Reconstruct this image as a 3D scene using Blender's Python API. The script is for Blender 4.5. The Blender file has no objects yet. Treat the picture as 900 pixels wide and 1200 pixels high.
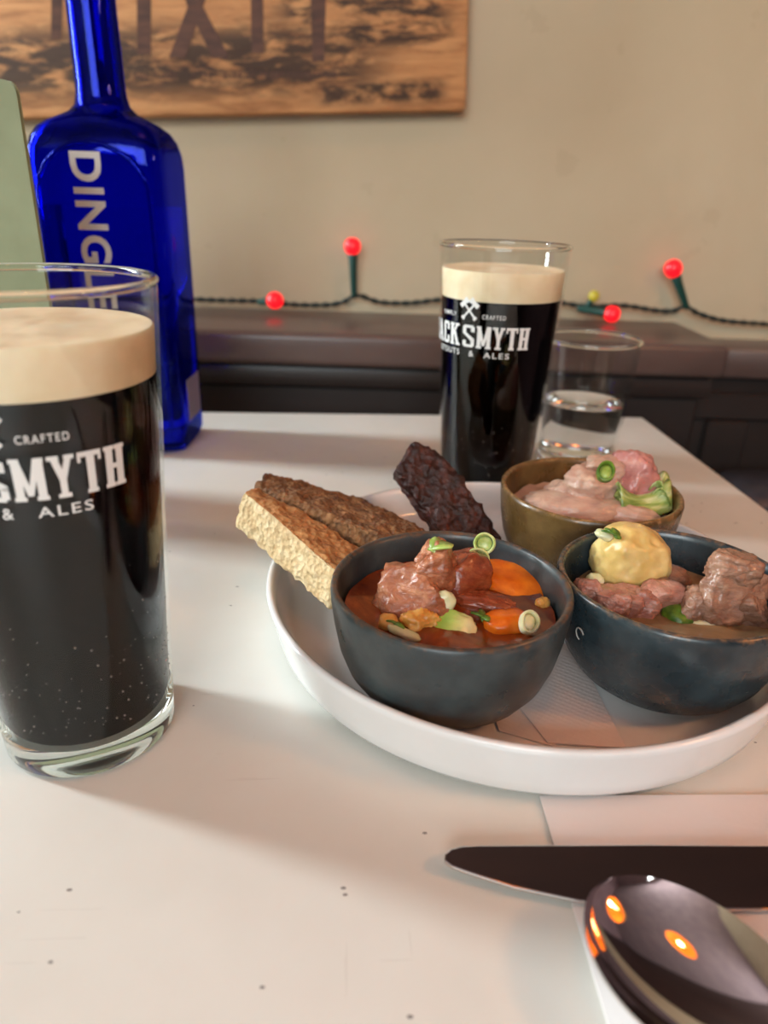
import bpy, bmesh, math, random
from math import pi, sin, cos, radians
from mathutils import Vector, Matrix, noise

random.seed(7)
scene = bpy.context.scene
C = scene.collection

# ------------------------------------------------------------------ camera
F_PX, PITCH, ROLL, CAM_H = 841.0, radians(23.915), 0.0313, 0.175   # table top is z = 0
cam_d = bpy.data.cameras.new('camera')
cam = bpy.data.objects.new('camera', cam_d)
C.objects.link(cam)
cam_d.sensor_fit = 'VERTICAL'
cam_d.sensor_height = 36.0
cam_d.lens = F_PX / 1200.0 * 36.0
cam_d.clip_start = 0.01
cam_d.dof.use_dof = True
cam_d.dof.focus_distance = 0.27
cam_d.dof.aperture_fstop = cam_d.lens / 2.9           # about a 2.9 mm pupil, as a phone has
cam.location = (0, 0, CAM_H)
cam.rotation_euler = (Matrix.Rotation(radians(90) - PITCH, 4, 'X') @ Matrix.Rotation(ROLL, 4, 'Z')).to_euler()
scene.camera = cam


def at(px, py, z=None, Y=None):
    """point seen at photo pixel (px, py) on the horizontal plane z or the upright plane Y"""
    x, y = px - 450.0, py - 600.0
    cr, sr = cos(ROLL), sin(ROLL)
    x, y = x * cr + y * sr, -x * sr + y * cr
    u, v = x / F_PX, y / F_PX
    c, s = cos(PITCH), sin(PITCH)
    d = Vector((u, c - v * s, -s - v * c))
    t = (z - CAM_H) / d.z if z is not None else Y / d.y
    return Vector((0, 0, CAM_H)) + d * t


# ------------------------------------------------------------------ world, lights, exposure
scene.view_settings.view_transform = 'Standard'
scene.view_settings.look = 'None'
scene.view_settings.gamma = 1.0
scene.view_settings.use_curve_mapping = False
scene.view_settings.exposure = -0.08
scene.cycles.use_denoising = True
scene.cycles.max_bounces = 24
scene.cycles.transmission_bounces = 20
scene.cycles.transparent_max_bounces = 24
scene.cycles.diffuse_bounces = 5
scene.cycles.glossy_bounces = 6
scene.cycles.sample_clamp_indirect = 4.0
scene.cycles.blur_glossy = 0.5

world = bpy.data.worlds.new('world')
scene.world = world
world.use_nodes = True
world.node_tree.nodes['Background'].inputs[0].default_value = (0.75, 0.83, 1.0, 1)
world.node_tree.nodes['Background'].inputs[1].default_value = 0.6

# room box (x0, x1, y0, y1, z0, z1), table top at z = 0
RX0, RX1, RY0, RY1, RZ0, RZ1 = -1.5, 1.9, -2.3, 0.80, -0.75, 1.75


def area(name, loc, target, sx, sy, power, col):
    l = bpy.data.lights.new(name, 'AREA')
    l.shape = 'RECTANGLE'
    l.size, l.size_y = sx, sy
    l.energy = power
    l.color = col
    o = bpy.data.objects.new(name, l)
    C.objects.link(o)
    o.location = loc
    d = Vector(target) - Vector(loc)
    o.rotation_euler = d.to_track_quat('-Z', 'Y').to_euler()
    return o


# daylight in the two window openings: a narrow sash at the left, the street front behind the seat
WL = dict(y0=0.50, y1=0.70, z0=0.12, z1=1.30)
WF = dict(x0=-1.3, x1=0.3, z0=0.5, z1=1.65)
area('window_daylight', (RX0 - 0.03, (WL['y0'] + WL['y1']) / 2, (WL['z0'] + WL['z1']) / 2),
     (0, (WL['y0'] + WL['y1']) / 2 - 0.0, (WL['z0'] + WL['z1']) / 2), WL['y1'] - WL['y0'], WL['z1'] - WL['z0'], 56.0, (0.86, 0.97, 1.0))
area('front_daylight', ((WF['x0'] + WF['x1']) / 2, RY0 - 0.03, (WF['z0'] + WF['z1']) / 2),
     ((WF['x0'] + WF['x1']) / 2, 0, (WF['z0'] + WF['z1']) / 2), WF['x1'] - WF['x0'], WF['z1'] - WF['z0'], 68.0, (0.88, 0.98, 1.0))


# ------------------------------------------------------------------ material helpers
def srgb(r, g, b):
    f = lambda c: (c / 255 / 12.92) if c / 255 <= 0.04045 else ((c / 255 + 0.055) / 1.055) ** 2.4
    return (f(r), f(g), f(b), 1.0)


class NT:
    def __init__(self, name):
        self.m = bpy.data.materials.new(name)
        self.m.use_nodes = True
        self.t = self.m.node_tree
        self.t.nodes.clear()
        self.out = self.n('ShaderNodeOutputMaterial')

    def n(self, typ, **kw):
        nd = self.t.nodes.new(typ)
        for k, v in kw.items():
            setattr(nd, k, v)
        return nd

    def l(self, a, b):
        self.t.links.new(a, b)

    def coord(self, scale=(1, 1, 1), rot=(0, 0, 0), loc=(0, 0, 0)):
        tc = self.n('ShaderNodeTexCoord')
        mp = self.n('ShaderNodeMapping')
        mp.inputs['Scale'].default_value = scale
        mp.inputs['Rotation'].default_value = rot
        mp.inputs['Location'].default_value = loc
        self.l(tc.outputs['Object'], mp.inputs['Vector'])
        return mp.outputs['Vector']

    def noise(self, vec, scale, detail=4, rough=0.55, dist=0.0):
        nd = self.n('ShaderNodeTexNoise')
        nd.inputs['Scale'].default_value = scale
        nd.inputs['Detail'].default_value = detail
        nd.inputs['Roughness'].default_value = rough
        nd.inputs['Distortion'].default_value = dist
        self.l(vec, nd.inputs['Vector'])
        return nd.outputs['Fac']

    def ramp(self, fac, stops, interp='LINEAR'):
        nd = self.n('ShaderNodeValToRGB')
        cr = nd.color_ramp
        cr.interpolation = interp
        while len(cr.elements) < len(stops):
            cr.elements.new(0.5)
        for e, (p, c) in zip(cr.elements, stops):
            e.position = p
            e.color = c if len(c) == 4 else (*c, 1)
        self.l(fac, nd.inputs['Fac'])
        return nd.outputs['Color']

    def mix(self, fac, a, b):
        nd = self.n('ShaderNodeMix', data_type='RGBA')
        for s, v in ((nd.inputs[0], fac), (nd.inputs[6], a), (nd.inputs[7], b)):
            if hasattr(v, 'links'):
                self.l(v, s)
            else:
                s.default_value = v
        return nd.outputs[2]

    def math(self, op, a, b=0.0):
        nd = self.n('ShaderNodeMath', operation=op)
        for s, v in zip(nd.inputs, (a, b)):
            if hasattr(v, 'links'):
                self.l(v, s)
            else:
                s.default_value = v
        return nd.outputs[0]

    def bump(self, h, strength=0.3, dist=0.001):
        nd = self.n('ShaderNodeBump')
        nd.inputs['Strength'].default_value = strength
        nd.inputs['Distance'].default_value = dist
        self.l(h, nd.inputs['Height'])
        return nd.outputs['Normal']

    def bsdf(self, color, rough=0.5, normal=None, **kw):
        b = self.n('ShaderNodeBsdfPrincipled')
        for s, v in ((b.inputs['Base Color'], color), (b.inputs['Roughness'], rough)):
            if hasattr(v, 'links'):
                self.l(v, s)
            else:
                s.default_value = v
        if normal is not None:
            self.l(normal, b.inputs['Normal'])
        for k, v in kw.items():
            s = b.inputs[k.replace('_', ' ')]
            if hasattr(v, 'links'):
                self.l(v, s)
            else:
                s.default_value = v
        self.l(b.outputs[0], self.out.inputs['Surface'])
        return b


def plain(name, col, rough=0.5, **kw):
    t = NT(name)
    t.bsdf(col, rough, **kw)
    return t.m


def mottled(name, c1, c2, scale, rough=0.5, bump=0.0, bscale=None, lo=0.35, hi=0.65, stretch=(1, 1, 1), bdist=0.001, detail=5, **kw):
    t = NT(name)
    v = t.coord(stretch)
    f = t.noise(v, scale, detail)
    col = t.ramp(f, [(lo, c1), (hi, c2)])
    nrm = None
    if bump:
        nrm = t.bump(t.noise(v, bscale or scale * 2, 6, 0.65), bump, bdist)
    t.bsdf(col, rough, nrm, **kw)
    return t.m


M = {}
# -- table: worn white paint with specks and hairline scratches
t = NT('white_table_paint')
v = t.coord()
base = t.ramp(t.noise(v, 9, 5), [(0.3, srgb(216, 213, 204)), (0.7, srgb(228, 227, 220))])
vor = t.n('ShaderNodeTexVoronoi', feature='F1')
vor.inputs['Scale'].default_value = 84
t.l(t.coord((1.0, 1.6, 1), (0, 0, 0.5)), vor.inputs['Vector'])
speck = t.math('LESS_THAN', vor.outputs['Distance'], 0.065)
sp2 = t.math('GREATER_THAN', t.noise(t.coord((1, 1, 1), (0, 0, 0), (3.1, 1.7, 0)), 17, 2), 0.50)
speck = t.math('MULTIPLY', speck, sp2)
sc = t.noise(t.coord((2.5, 60, 1), (0, 0, 0.35)), 9, 2)
scr = t.math('MULTIPLY', t.math('GREATER_THAN', sc, 0.735), t.math('GREATER_THAN', t.noise(v, 22, 2), 0.52))
sc3 = t.noise(t.coord((70, 3, 1), (0, 0, -0.2)), 8, 2)
scr2 = t.math('MULTIPLY', t.math('GREATER_THAN', sc3, 0.74), t.math('GREATER_THAN', t.noise(v, 18, 2), 0.54))
col = t.mix(t.math('MULTIPLY', t.math('MAXIMUM', scr, scr2), 0.13), base, srgb(150, 140, 132))
col = t.mix(t.math('MULTIPLY', speck, 0.8), col, srgb(88, 82, 80))
t.bsdf(col, t.ramp(t.noise(v, 40, 4), [(0.3, (0.40, 0.40, 0.40, 1)), (0.7, (0.52, 0.52, 0.52, 1))]),
       t.bump(t.noise(v, 180, 3), 0.05, 0.0005))
M['table'] = t.m
M['table_wood'] = mottled('dark_table_legs', srgb(40, 30, 26), srgb(58, 44, 38), 14, 0.5, stretch=(6, 6, 1))

# -- wall: cream paint over uneven plaster
t = NT('cream_wall_paint')
v = t.coord()
col = t.ramp(t.noise(v, 3.5, 5), [(0.3, srgb(180, 164, 134)), (0.72, srgb(192, 177, 149))])
smudge = t.math('MULTIPLY', t.math('GREATER_THAN', t.noise(v, 26, 4), 0.66), 0.18)
col = t.mix(smudge, col, srgb(160, 140, 112))
t.bsdf(col, 0.65, t.bump(t.noise(v, 14, 5), 0.22, 0.006))
M['wall'] = t.m
M['wall_right'] = mottled('dusty_mauve_paint', srgb(128, 98, 102), srgb(142, 110, 112), 4, 0.7)
M['wall_mauve'] = mottled('mauve_wall_paint', srgb(120, 96, 98), srgb(134, 108, 108), 4, 0.7)
M['wall_side'] = mottled('cream_side_wall', srgb(196, 178, 146), srgb(206, 188, 156), 4, 0.7)
M['dark_wood'] = mottled('dark_stained_panel', srgb(48, 30, 24), srgb(66, 42, 33), 6, 0.45, stretch=(1, 1, 8))
M['ceiling'] = mottled('dusty_mauve_ceiling', srgb(146, 122, 124), srgb(158, 134, 134), 5, 0.8)
M['floor'] = mottled('floor_boards_stain', srgb(56, 42, 34), srgb(78, 60, 48), 5, 0.5, stretch=(1, 9, 1))
M['ledge'] = mottled('brown_gloss_paint', srgb(78, 62, 58), srgb(98, 80, 74), 16, 0.32, 0.12, 30, stretch=(0.4, 1, 1))
M['ledge_dark'] = mottled('dark_brown_paint', srgb(36, 30, 28), srgb(48, 40, 37), 12, 0.4, stretch=(0.4, 1, 1))
M['white_frame'] = plain('window_frame_paint', srgb(225, 222, 214), 0.4)

# -- weathered timber of the sign
t = NT('scorched_timber')
v = t.coord((1.2, 1, 9))
grain = t.noise(v, 16, 6, 0.6, 0.6)
base = t.ramp(grain, [(0.28, srgb(150, 98, 58)), (0.5, srgb(190, 134, 84)), (0.75, srgb(214, 160, 106))])
tc = t.n('ShaderNodeTexCoord')
sx = t.n('ShaderNodeSeparateXYZ')
t.l(tc.outputs['Object'], sx.inputs[0])
zz = sx.outputs['Z']
xx = sx.outputs['X']


def window(val, lo, hi, soft):
    a = t.n('ShaderNodeMapRange', interpolation_type='SMOOTHSTEP')
    a.inputs['From Min'].default_value = lo - soft
    a.inputs['From Max'].default_value = lo + soft
    b = t.n('ShaderNodeMapRange', interpolation_type='SMOOTHSTEP')
    b.inputs['From Min'].default_value = hi + soft
    b.inputs['From Max'].default_value = hi - soft
    t.l(val, a.inputs['Value'])
    t.l(val, b.inputs['Value'])
    return t.math('MULTIPLY', a.outputs[0], b.outputs[0])


smk = t.noise(t.coord((6, 1, 22)), 3.4, 6, 0.68, 0.4)
smk2 = t.noise(t.coord((14, 1, 30), loc=(2, 0, 5)), 3.2, 5, 0.65)
band1 = t.math('MULTIPLY', window(zz, 0.018, 0.072, 0.016), window(xx, -0.62, -0.085, 0.04))
band2 = t.math('MULTIPLY', window(zz, 0.008, 0.026, 0.006), window(xx, -0.140, -0.022, 0.010))
band3 = t.math('MULTIPLY', window(zz, 0.052, 0.094, 0.009), window(xx, -0.17, -0.018, 0.02))
m1 = t.math('MULTIPLY', band1, t.ramp(smk, [(0.37, (0, 0, 0, 1)), (0.53, (1, 1, 1, 1))]))
m2 = t.math('MULTIPLY', band2, t.ramp(smk2, [(0.34, (0, 0, 0, 1)), (0.56, (1, 1, 1, 1))]))
m3 = t.math('MULTIPLY', band3, t.ramp(smk, [(0.44, (0, 0, 0, 1)), (0.56, (1, 1, 1, 1))]))
burn = t.math('MINIMUM', t.math('MAXIMUM', t.math('MAXIMUM', m1, m2), m3), 0.93)
col = t.mix(burn, base, srgb(46, 31, 24))
t.bsdf(col, 0.7, t.bump(grain, 0.35, 0.002))
M['sign'] = t.m
t = NT('burnt_lettering')
f = t.noise(t.coord((4, 1, 24)), 6, 5, 0.6)
t.bsdf(t.ramp(f, [(0.35, srgb(66, 40, 30)), (0.7, srgb(96, 60, 44))]), 0.75)
M['burnt'] = t.m

# -- glass and drinks


def thin_glass(name, tint, ior=1.45):
    t = NT(name)
    tr = t.n('ShaderNodeBsdfTransparent')
    tr.inputs[0].default_value = tint
    gl = t.n('ShaderNodeBsdfGlossy')
    gl.inputs['Roughness'].default_value = 0.02
    gl.inputs['Color'].default_value = (1, 1, 1, 1)
    lw = t.n('ShaderNodeLayerWeight')
    lw.inputs['Blend'].default_value = 0.5
    f0 = 0.024
    fr = t.math('ADD', t.math('MULTIPLY', t.math('POWER', lw.outputs['Facing'], 5.0), 0.6), f0)
    mx = t.n('ShaderNodeMixShader')
    t.l(fr, mx.inputs[0])
    t.l(tr.outputs[0], mx.inputs[1])
    t.l(gl.outputs[0], mx.inputs[2])
    t.l(mx.outputs[0], t.out.inputs['Surface'])
    return t.m


def solid_glass(name, col, ior, rough=0.0, absorb=None, density=0):
    t = NT(name)
    g = t.n('ShaderNodeBsdfGlass')
    g.inputs['Color'].default_value = col
    g.inputs['IOR'].default_value = ior
    g.inputs['Roughness'].default_value = rough
    t.l(g.outputs[0], t.out.inputs['Surface'])
    if absorb:
        a = t.n('ShaderNodeVolumeAbsorption')
        a.inputs['Color'].default_value = absorb
        a.inputs['Density'].default_value = density
        t.l(a.outputs[0], t.out.inputs['Volume'])
    return t.m


M['glass_wall'] = thin_glass('clear_glass_wall', (0.965, 0.975, 0.97, 1))
M['glass_base'] = solid_glass('clear_glass_base', (0.97, 0.98, 0.97, 1), 1.5)
M['stout'] = solid_glass('dark_stout', (1, 1, 1, 1), 1.34, 0.0, (0.66, 0.10, 0.03, 1), 330)
tt = M['stout'].node_tree
old = [n for n in tt.nodes if n.type == 'BSDF_GLASS'][0]
rf = tt.nodes.new('ShaderNodeBsdfRefraction')     # against the glass wall the drink itself mirrors next to nothing
rf.inputs['IOR'].default_value = 1.34
rf.inputs['Roughness'].default_value = 0.0
tt.links.new(rf.outputs[0], [n for n in tt.nodes if n.type == 'OUTPUT_MATERIAL'][0].inputs['Surface'])
tt.nodes.remove(old)
M['water'] = solid_glass('still_water', (1, 1, 1, 1), 1.33)
M['foam'] = mottled('cream_foam', srgb(232, 204, 164), srgb(243, 222, 188), 60, 0.6, 0.12, 500, bdist=0.0004, Subsurface_Weight=0.25, Subsurface_Radius=(0.004, 0.0025, 0.0015), Subsurface_Scale=1.0)
M['foam_top'] = mottled('cream_foam_top', srgb(240, 222, 196), srgb(250, 238, 218), 55, 0.6, 0.1, 400, bdist=0.0004)
M['print'] = plain('white_glass_print', srgb(226, 224, 220), 0.5)
M['bubble'] = plain('small_bubbles', srgb(104, 98, 94), 0.3)
M['blue_glass'] = solid_glass('cobalt_glass', (0.13, 0.18, 0.88, 1), 1.5)
M['gin'] = solid_glass('clear_gin', (0.97, 0.97, 1, 1), 1.36)
M['bottle_cap'] = plain('dark_cap', srgb(30, 28, 40), 0.4)
M['bottle_label'] = plain('grey_paper_label', srgb(120, 112, 140), 0.6)
M['card'] = mottled('sage_card', srgb(134, 142, 110), srgb(142, 150, 118), 40, 0.7)

# -- crockery
M['plate'] = mottled('white_glaze', srgb(228, 226, 224), srgb(236, 235, 233), 20, 0.16, Coat_Weight=0.3, Coat_Roughness=0.08)


def glaze(name, c1, c2, c3, rim, rim_z, rough=0.34):
    t = NT(name)
    v = t.coord()
    col = t.ramp(t.noise(v, 55, 6, 0.6), [(0.28, c1), (0.5, c2), (0.74, c3)])
    fine = t.math('GREATER_THAN', t.noise(v, 900, 2), 0.66)
    col = t.mix(t.math('MULTIPLY', fine, 0.22), col, rim)
    tc = t.n('ShaderNodeTexCoord')
    sx = t.n('ShaderNodeSeparateXYZ')
    t.l(tc.outputs['Object'], sx.inputs[0])
    mr = t.n('ShaderNodeMapRange')
    mr.inputs['From Min'].default_value = rim_z - 0.0014
    mr.inputs['From Max'].default_value = rim_z - 0.0001
    jit = t.math('MULTIPLY', t.math('SUBTRACT', t.noise(v, 170, 4), 0.5), 0.009)
    t.l(t.math('ADD', sx.outputs['Z'], jit), mr.inputs['Value'])
    col = t.mix(t.math('MULTIPLY', mr.outputs[0], t.ramp(t.noise(v, 420, 3), [(0.42, (0.25, 0.25, 0.25, 1)), (0.6, (1, 1, 1, 1))])), col, rim)
    t.bsdf(col, t.ramp(t.noise(v, 90, 3), [(0.3, (rough - .08,) * 3 + (1,)), (0.7, (rough + .1,) * 3 + (1,))]), t.bump(t.noise(v, 130, 4), 0.12, 0.0012), Specular_IOR_Level=0.55)
    return t.m


RIMZ = 0.0427
M['slate'] = glaze('slate_glaze', srgb(38, 43, 46), srgb(54, 62, 64), srgb(76, 84, 84), srgb(104, 74, 52), RIMZ)
M['slate2'] = glaze('blue_slate_glaze', srgb(28, 36, 40), srgb(42, 53, 58), srgb(64, 76, 80), srgb(116, 88, 64), RIMZ, 0.28)
M['olive'] = glaze('olive_brown_glaze', srgb(64, 45, 22), srgb(92, 68, 36), srgb(122, 95, 54), srgb(150, 112, 70), RIMZ, 0.3)

# -- food


def meaty(name, c1, c2, c3, scale=150, rough=0.28, bump=0.6, stretch=(1, 1, 2.2), sss=0.05):
    t = NT(name)
    v = t.coord(stretch)
    f = t.noise(v, scale, 6, 0.62, 0.5)
    big = t.noise(v, scale * 0.32, 3)
    col = t.ramp(f, [(0.30, c1), (0.5, c2), (0.72, c3)])
    col = t.mix(t.ramp(big, [(0.42, (0, 0, 0, 1)), (0.62, (0.6, 0.6, 0.6, 1))]), col, c1)
    t.bsdf(col, rough, t.bump(t.noise(v, scale * 2.0, 6, 0.6, 0.8), bump, 0.0016), Subsurface_Weight=sss,
           Subsurface_Radius=(0.004, 0.0015, 0.001), Subsurface_Scale=1.0, Coat_Weight=0.35, Coat_Roughness=0.15)
    return t.m


M['beef'] = meaty('stewed_beef', srgb(132, 66, 40), srgb(176, 106, 70), srgb(212, 152, 112))
M['beef_dark'] = meaty('glazed_beef', srgb(112, 44, 22), srgb(146, 68, 38), srgb(172, 98, 58), 110, 0.22, 0.35)
M['lamb'] = meaty('stewed_lamb', srgb(128, 86, 68), srgb(162, 118, 94), srgb(194, 154, 126), 130, 0.27)
M['lamb_pink'] = meaty('pink_lamb', srgb(150, 92, 78), srgb(182, 124, 106), srgb(206, 158, 136), 130, 0.3)
M['ham'] = meaty('pale_ham', srgb(188, 142, 124), srgb(208, 170, 148), srgb(226, 198, 172), 120, 0.35, 0.45)
M['ham_pink'] = meaty('pink_ham', srgb(176, 104, 100), srgb(200, 136, 126), srgb(222, 168, 150), 90, 0.3, 0.35)
M['carrot'] = mottled('cooked_carrot', srgb(206, 92, 14), srgb(232, 124, 28), 120, 0.22, 0.25, 260, bdist=0.0008, Subsurface_Weight=0.3, Subsurface_Radius=(0.005, 0.002, 0.0006), Subsurface_Scale=1.0)
M['potato'] = mottled('boiled_potato', srgb(206, 168, 92), srgb(232, 204, 138), 70, 0.32, 0.25, 160, bdist=0.0008, Subsurface_Weight=0.3, Subsurface_Radius=(0.005, 0.003, 0.001), Subsurface_Scale=1.0)
M['potato_stewed'] = mottled('stewed_potato', srgb(196, 122, 44), srgb(224, 176, 96), 120, 0.28, 0.35, 220, Subsurface_Weight=0.2, Subsurface_Radius=(0.004, 0.002, 0.001), Subsurface_Scale=1.0)
M['onion_pale'] = mottled('pale_onion', srgb(206, 204, 150), srgb(232, 226, 188), 120, 0.25, 0.15, 300, Subsurface_Weight=0.3, Subsurface_Radius=(0.003, 0.003, 0.001), Subsurface_Scale=1.0)
M['green'] = mottled('spring_onion_green', srgb(112, 146, 48), srgb(182, 200, 108), 150, 0.28, 0.15, 300, Subsurface_Weight=0.2, Subsurface_Radius=(0.002, 0.003, 0.001), Subsurface_Scale=1.0)
M['green_soft'] = mottled('pale_spring_onion', srgb(158, 180, 88), srgb(206, 214, 148), 260, 0.3, 0.2, 300)
M['green_dark'] = mottled('herb_green', srgb(62, 96, 26), srgb(112, 142, 48), 200, 0.35)
t = NT('green_to_white_onion')
v = t.coord()
sx = t.n('ShaderNodeSeparateXYZ')
t.l(v, sx.inputs[0])
mr = t.n('ShaderNodeMapRange')
mr.inputs['From Min'].default_value = -0.006
mr.inputs['From Max'].default_value = 0.006
t.l(t.math('ADD', sx.outputs['X'], t.math('MULTIPLY', t.math('SUBTRACT', t.noise(v, 200, 3), 0.5), 0.004)), mr.inputs['Value'])
t.bsdf(t.ramp(mr.outputs[0], [(0.1, srgb(142, 180, 62)), (0.5, srgb(178, 204, 102)), (0.95, srgb(222, 206, 150))]), 0.22, t.bump(t.noise(t.coord((1, 8, 1)), 150, 3), 0.15, 0.0006))
M['green_fade'] = t.m
t = NT('leek_green')
v = t.coord()
t.bsdf(t.ramp(t.noise(t.coord((0.5, 4, 1)), 110, 4), [(0.32, srgb(92, 120, 46)), (0.5, srgb(162, 178, 96)), (0.7, srgb(214, 214, 168))]), 0.3, t.bump(t.noise(t.coord((0.6, 6, 1)), 140, 3), 0.3, 0.0008))
M['leek'] = t.m


def broth(name, c1, c2, c3, scale=45, rough=0.12):
    t = NT(name)
    v = t.coord()
    col = t.ramp(t.noise(v, scale, 5, 0.6, 0.8), [(0.3, c1), (0.52, c2), (0.72, c3)])
    t.bsdf(col, rough, t.bump(t.noise(v, 160, 4), 0.15, 0.001), Coat_Weight=0.4, Coat_Roughness=0.05)
    return t.m


M['stew'] = broth('brown_orange_gravy', srgb(88, 32, 10), srgb(126, 52, 16), srgb(182, 94, 34))
M['lamb_broth'] = broth('pale_lamb_broth', srgb(112, 88, 62), srgb(140, 112, 80), srgb(174, 148, 110))
M['cream_sauce'] = broth('creamy_pink_sauce', srgb(190, 146, 124), srgb(212, 172, 148), srgb(228, 200, 172), 60, 0.22)


def bready(name, c1, c2, c3, scale, bump, bdist, rough=0.85):
    t = NT(name)
    v = t.coord()
    f = t.noise(v, scale, 7, 0.66)
    vo = t.n('ShaderNodeTexVoronoi', feature='F1')
    vo.inputs['Scale'].default_value = scale * 2.4
    t.l(v, vo.inputs['Vector'])
    col = t.ramp(f, [(0.3, c1), (0.5, c2), (0.7, c3)])
    h = t.math('ADD', t.math('MULTIPLY', f, 0.7), t.math('MULTIPLY', vo.outputs['Distance'], 0.5))
    t.bsdf(col, rough, t.bump(h, bump, bdist))
    return t.m


M['crumb'] = bready('pale_crumb', srgb(192, 156, 108), srgb(220, 190, 142), srgb(238, 216, 174), 170, 0.9, 0.003)
M['toast'] = bready('golden_toasted_crumb', srgb(140, 84, 42), srgb(180, 122, 68), srgb(206, 154, 96), 160, 0.8, 0.0025)
M['crust'] = bready('brown_rough_crust', srgb(86, 52, 28), srgb(134, 90, 52), srgb(174, 124, 76), 190, 1.0, 0.003)
M['dark_cake'] = bready('dark_reddish_brown_crust', srgb(24, 12, 10), srgb(56, 24, 18), srgb(98, 46, 32), 130, 0.9, 0.003, 0.42)

# -- cutlery, paper, lights
M['steel'] = plain('polished_steel', (0.62, 0.58, 0.56, 1), 0.07, Metallic=1.0)
M['steel_spoon'] = plain('mirror_steel', (0.70, 0.66, 0.65, 1), 0.035, Metallic=1.0)


def paper(name, col, emb):
    t = NT(name)
    v = t.coord()
    h = t.noise(v, 260, 3)
    if emb:
        w1 = t.n('ShaderNodeTexVoronoi', feature='F1')
        w1.inputs['Scale'].default_value = 480
        w1.inputs['Randomness'].default_value = 0.15
        t.l(t.coord((1, 1, 0.01), (0, 0, 0.6)), w1.inputs['Vector'])
        h = w1.outputs['Distance']
    t.bsdf(col, 0.9, t.bump(h, 0.22 if emb else 0.2, 0.0008 if emb else 0.0006))
    return t.m


M['napkin'] = paper('white_paper', srgb(232, 226, 224), False)
M['napkin_emb'] = paper('embossed_paper', srgb(226, 212, 206), True)
M['cable'] = plain('dark_green_cable', srgb(22, 34, 30), 0.5)
M['socket'] = plain('green_bulb_holder', srgb(20, 62, 54), 0.4)


def glow(name, col, strength):
    t = NT(name)
    t.bsdf((col[0] * 0.4, col[1] * 0.4, col[2] * 0.4, 1), 0.25, Emission_Color=col, Emission_Strength=strength)
    return t.m


M['bulb_red'] = glow('red_bulb', (1.0, 0.006, 0.014, 1), 1.5)
M['bulb_yellow'] = glow('yellow_bulb', (0.75, 0.62, 0.05, 1), 0.25)
M['lamp_glow'] = glow('amber_lamp_bulb', (1.0, 0.55, 0.16, 1), 20.0)
M['lamp_shade'] = plain('dark_lamp_shade', srgb(60, 40, 24), 0.5)
M['lamp_inner'] = plain('amber_shade_lining', srgb(230, 150, 60), 0.5)
M['bench'] = mottled('black_upholstery', srgb(34, 31, 36), srgb(46, 42, 48), 30, 0.45, 0.2, 80)
M['stone'] = mottled('pale_mark', srgb(150, 146, 140), srgb(170, 166, 158), 40, 0.5)


# ------------------------------------------------------------------ mesh helpers
def link(name, verts, faces, mat, parent=None, smooth=True, angle=None, loc=None, rot=None):
    me = bpy.data.meshes.new(name)
    me.from_pydata([tuple(v) for v in verts], [], faces)
    bm = bmesh.new()
    bm.from_mesh(me)
    bmesh.ops.recalc_face_normals(bm, faces=bm.faces)
    bm.to_mesh(me)
    bm.free()
    return link_mesh(name, me, mat, parent, smooth, angle, loc, rot)


def link_mesh(name, me, mat, parent=None, smooth=True, angle=None, loc=None, rot=None):
    if mat:
        me.materials.append(mat)
    for p in me.polygons:
        p.use_smooth = smooth
    if smooth and angle is not None:
        me.set_sharp_from_angle(angle=radians(angle))
    o = bpy.data.objects.new(name, me)
    C.objects.link(o)
    if parent is not None:
        o.parent = parent
    if loc is not None:
        o.location = loc
    if rot is not None:
        o.rotation_euler = rot
    return o


def thing(name, label, cat, loc=(0, 0, 0), rot=(0, 0, 0), group=None):
    o = bpy.data.objects.new(name, None)
    o.empty_display_size = 0.02
    C.objects.link(o)
    o.location = loc
    o.rotation_euler = rot
    return tag(o, label, cat, group)


def tag(o, label, cat, group=None):
    o['label'] = label
    o['category'] = cat
    if group:
        o['group'] = group
    return o


def struct(o):
    o['kind'] = 'structure'
    return o


def lathe(prof, segs=64, closed=False):
    """profile of (r, z) points spun about z; r = 0 collapses to a pole"""
    vs, fs, rings = [], [], []
    for r, z in prof:
        if r < 1e-7:
            rings.append([len(vs)])
            vs.append((0, 0, z))
        else:
            rings.append(list(range(len(vs), len(vs) + segs)))
            vs += [(r * cos(2 * pi * i / segs), r * sin(2 * pi * i / segs), z) for i in range(segs)]
    pairs = list(zip(rings, rings[1:]))
    if closed:
        pairs.append((rings[-1], rings[0]))
    for a, b in pairs:
        for i in range(segs):
            j = (i + 1) % segs
            if len(a) == 1 and len(b) == 1:
                continue
            if len(a) == 1:
                fs.append((a[0], b[j], b[i]))
            elif len(b) == 1:
                fs.append((a[i], a[j], b[0]))
            else:
                fs.append((a[i], a[j], b[j], b[i]))
    return vs, fs


def box(name, lo, hi, mat, parent=None, bevel=0.0, segs=2, loc=None, rot=None):
    bm = bmesh.new()
    bmesh.ops.create_cube(bm, size=1.0)
    for v in bm.verts:
        v.co = Vector([lo[i] + (v.co[i] + 0.5) * (hi[i] - lo[i]) for i in range(3)])
    if bevel:
        bmesh.ops.bevel(bm, geom=bm.edges[:], offset=bevel, segments=segs, affect='EDGES', profile=0.5)
    me = bpy.data.meshes.new(name)
    bm.to_mesh(me)
    bm.free()
    return link_mesh(name, me, mat, parent, True, 35, loc, rot)


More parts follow.
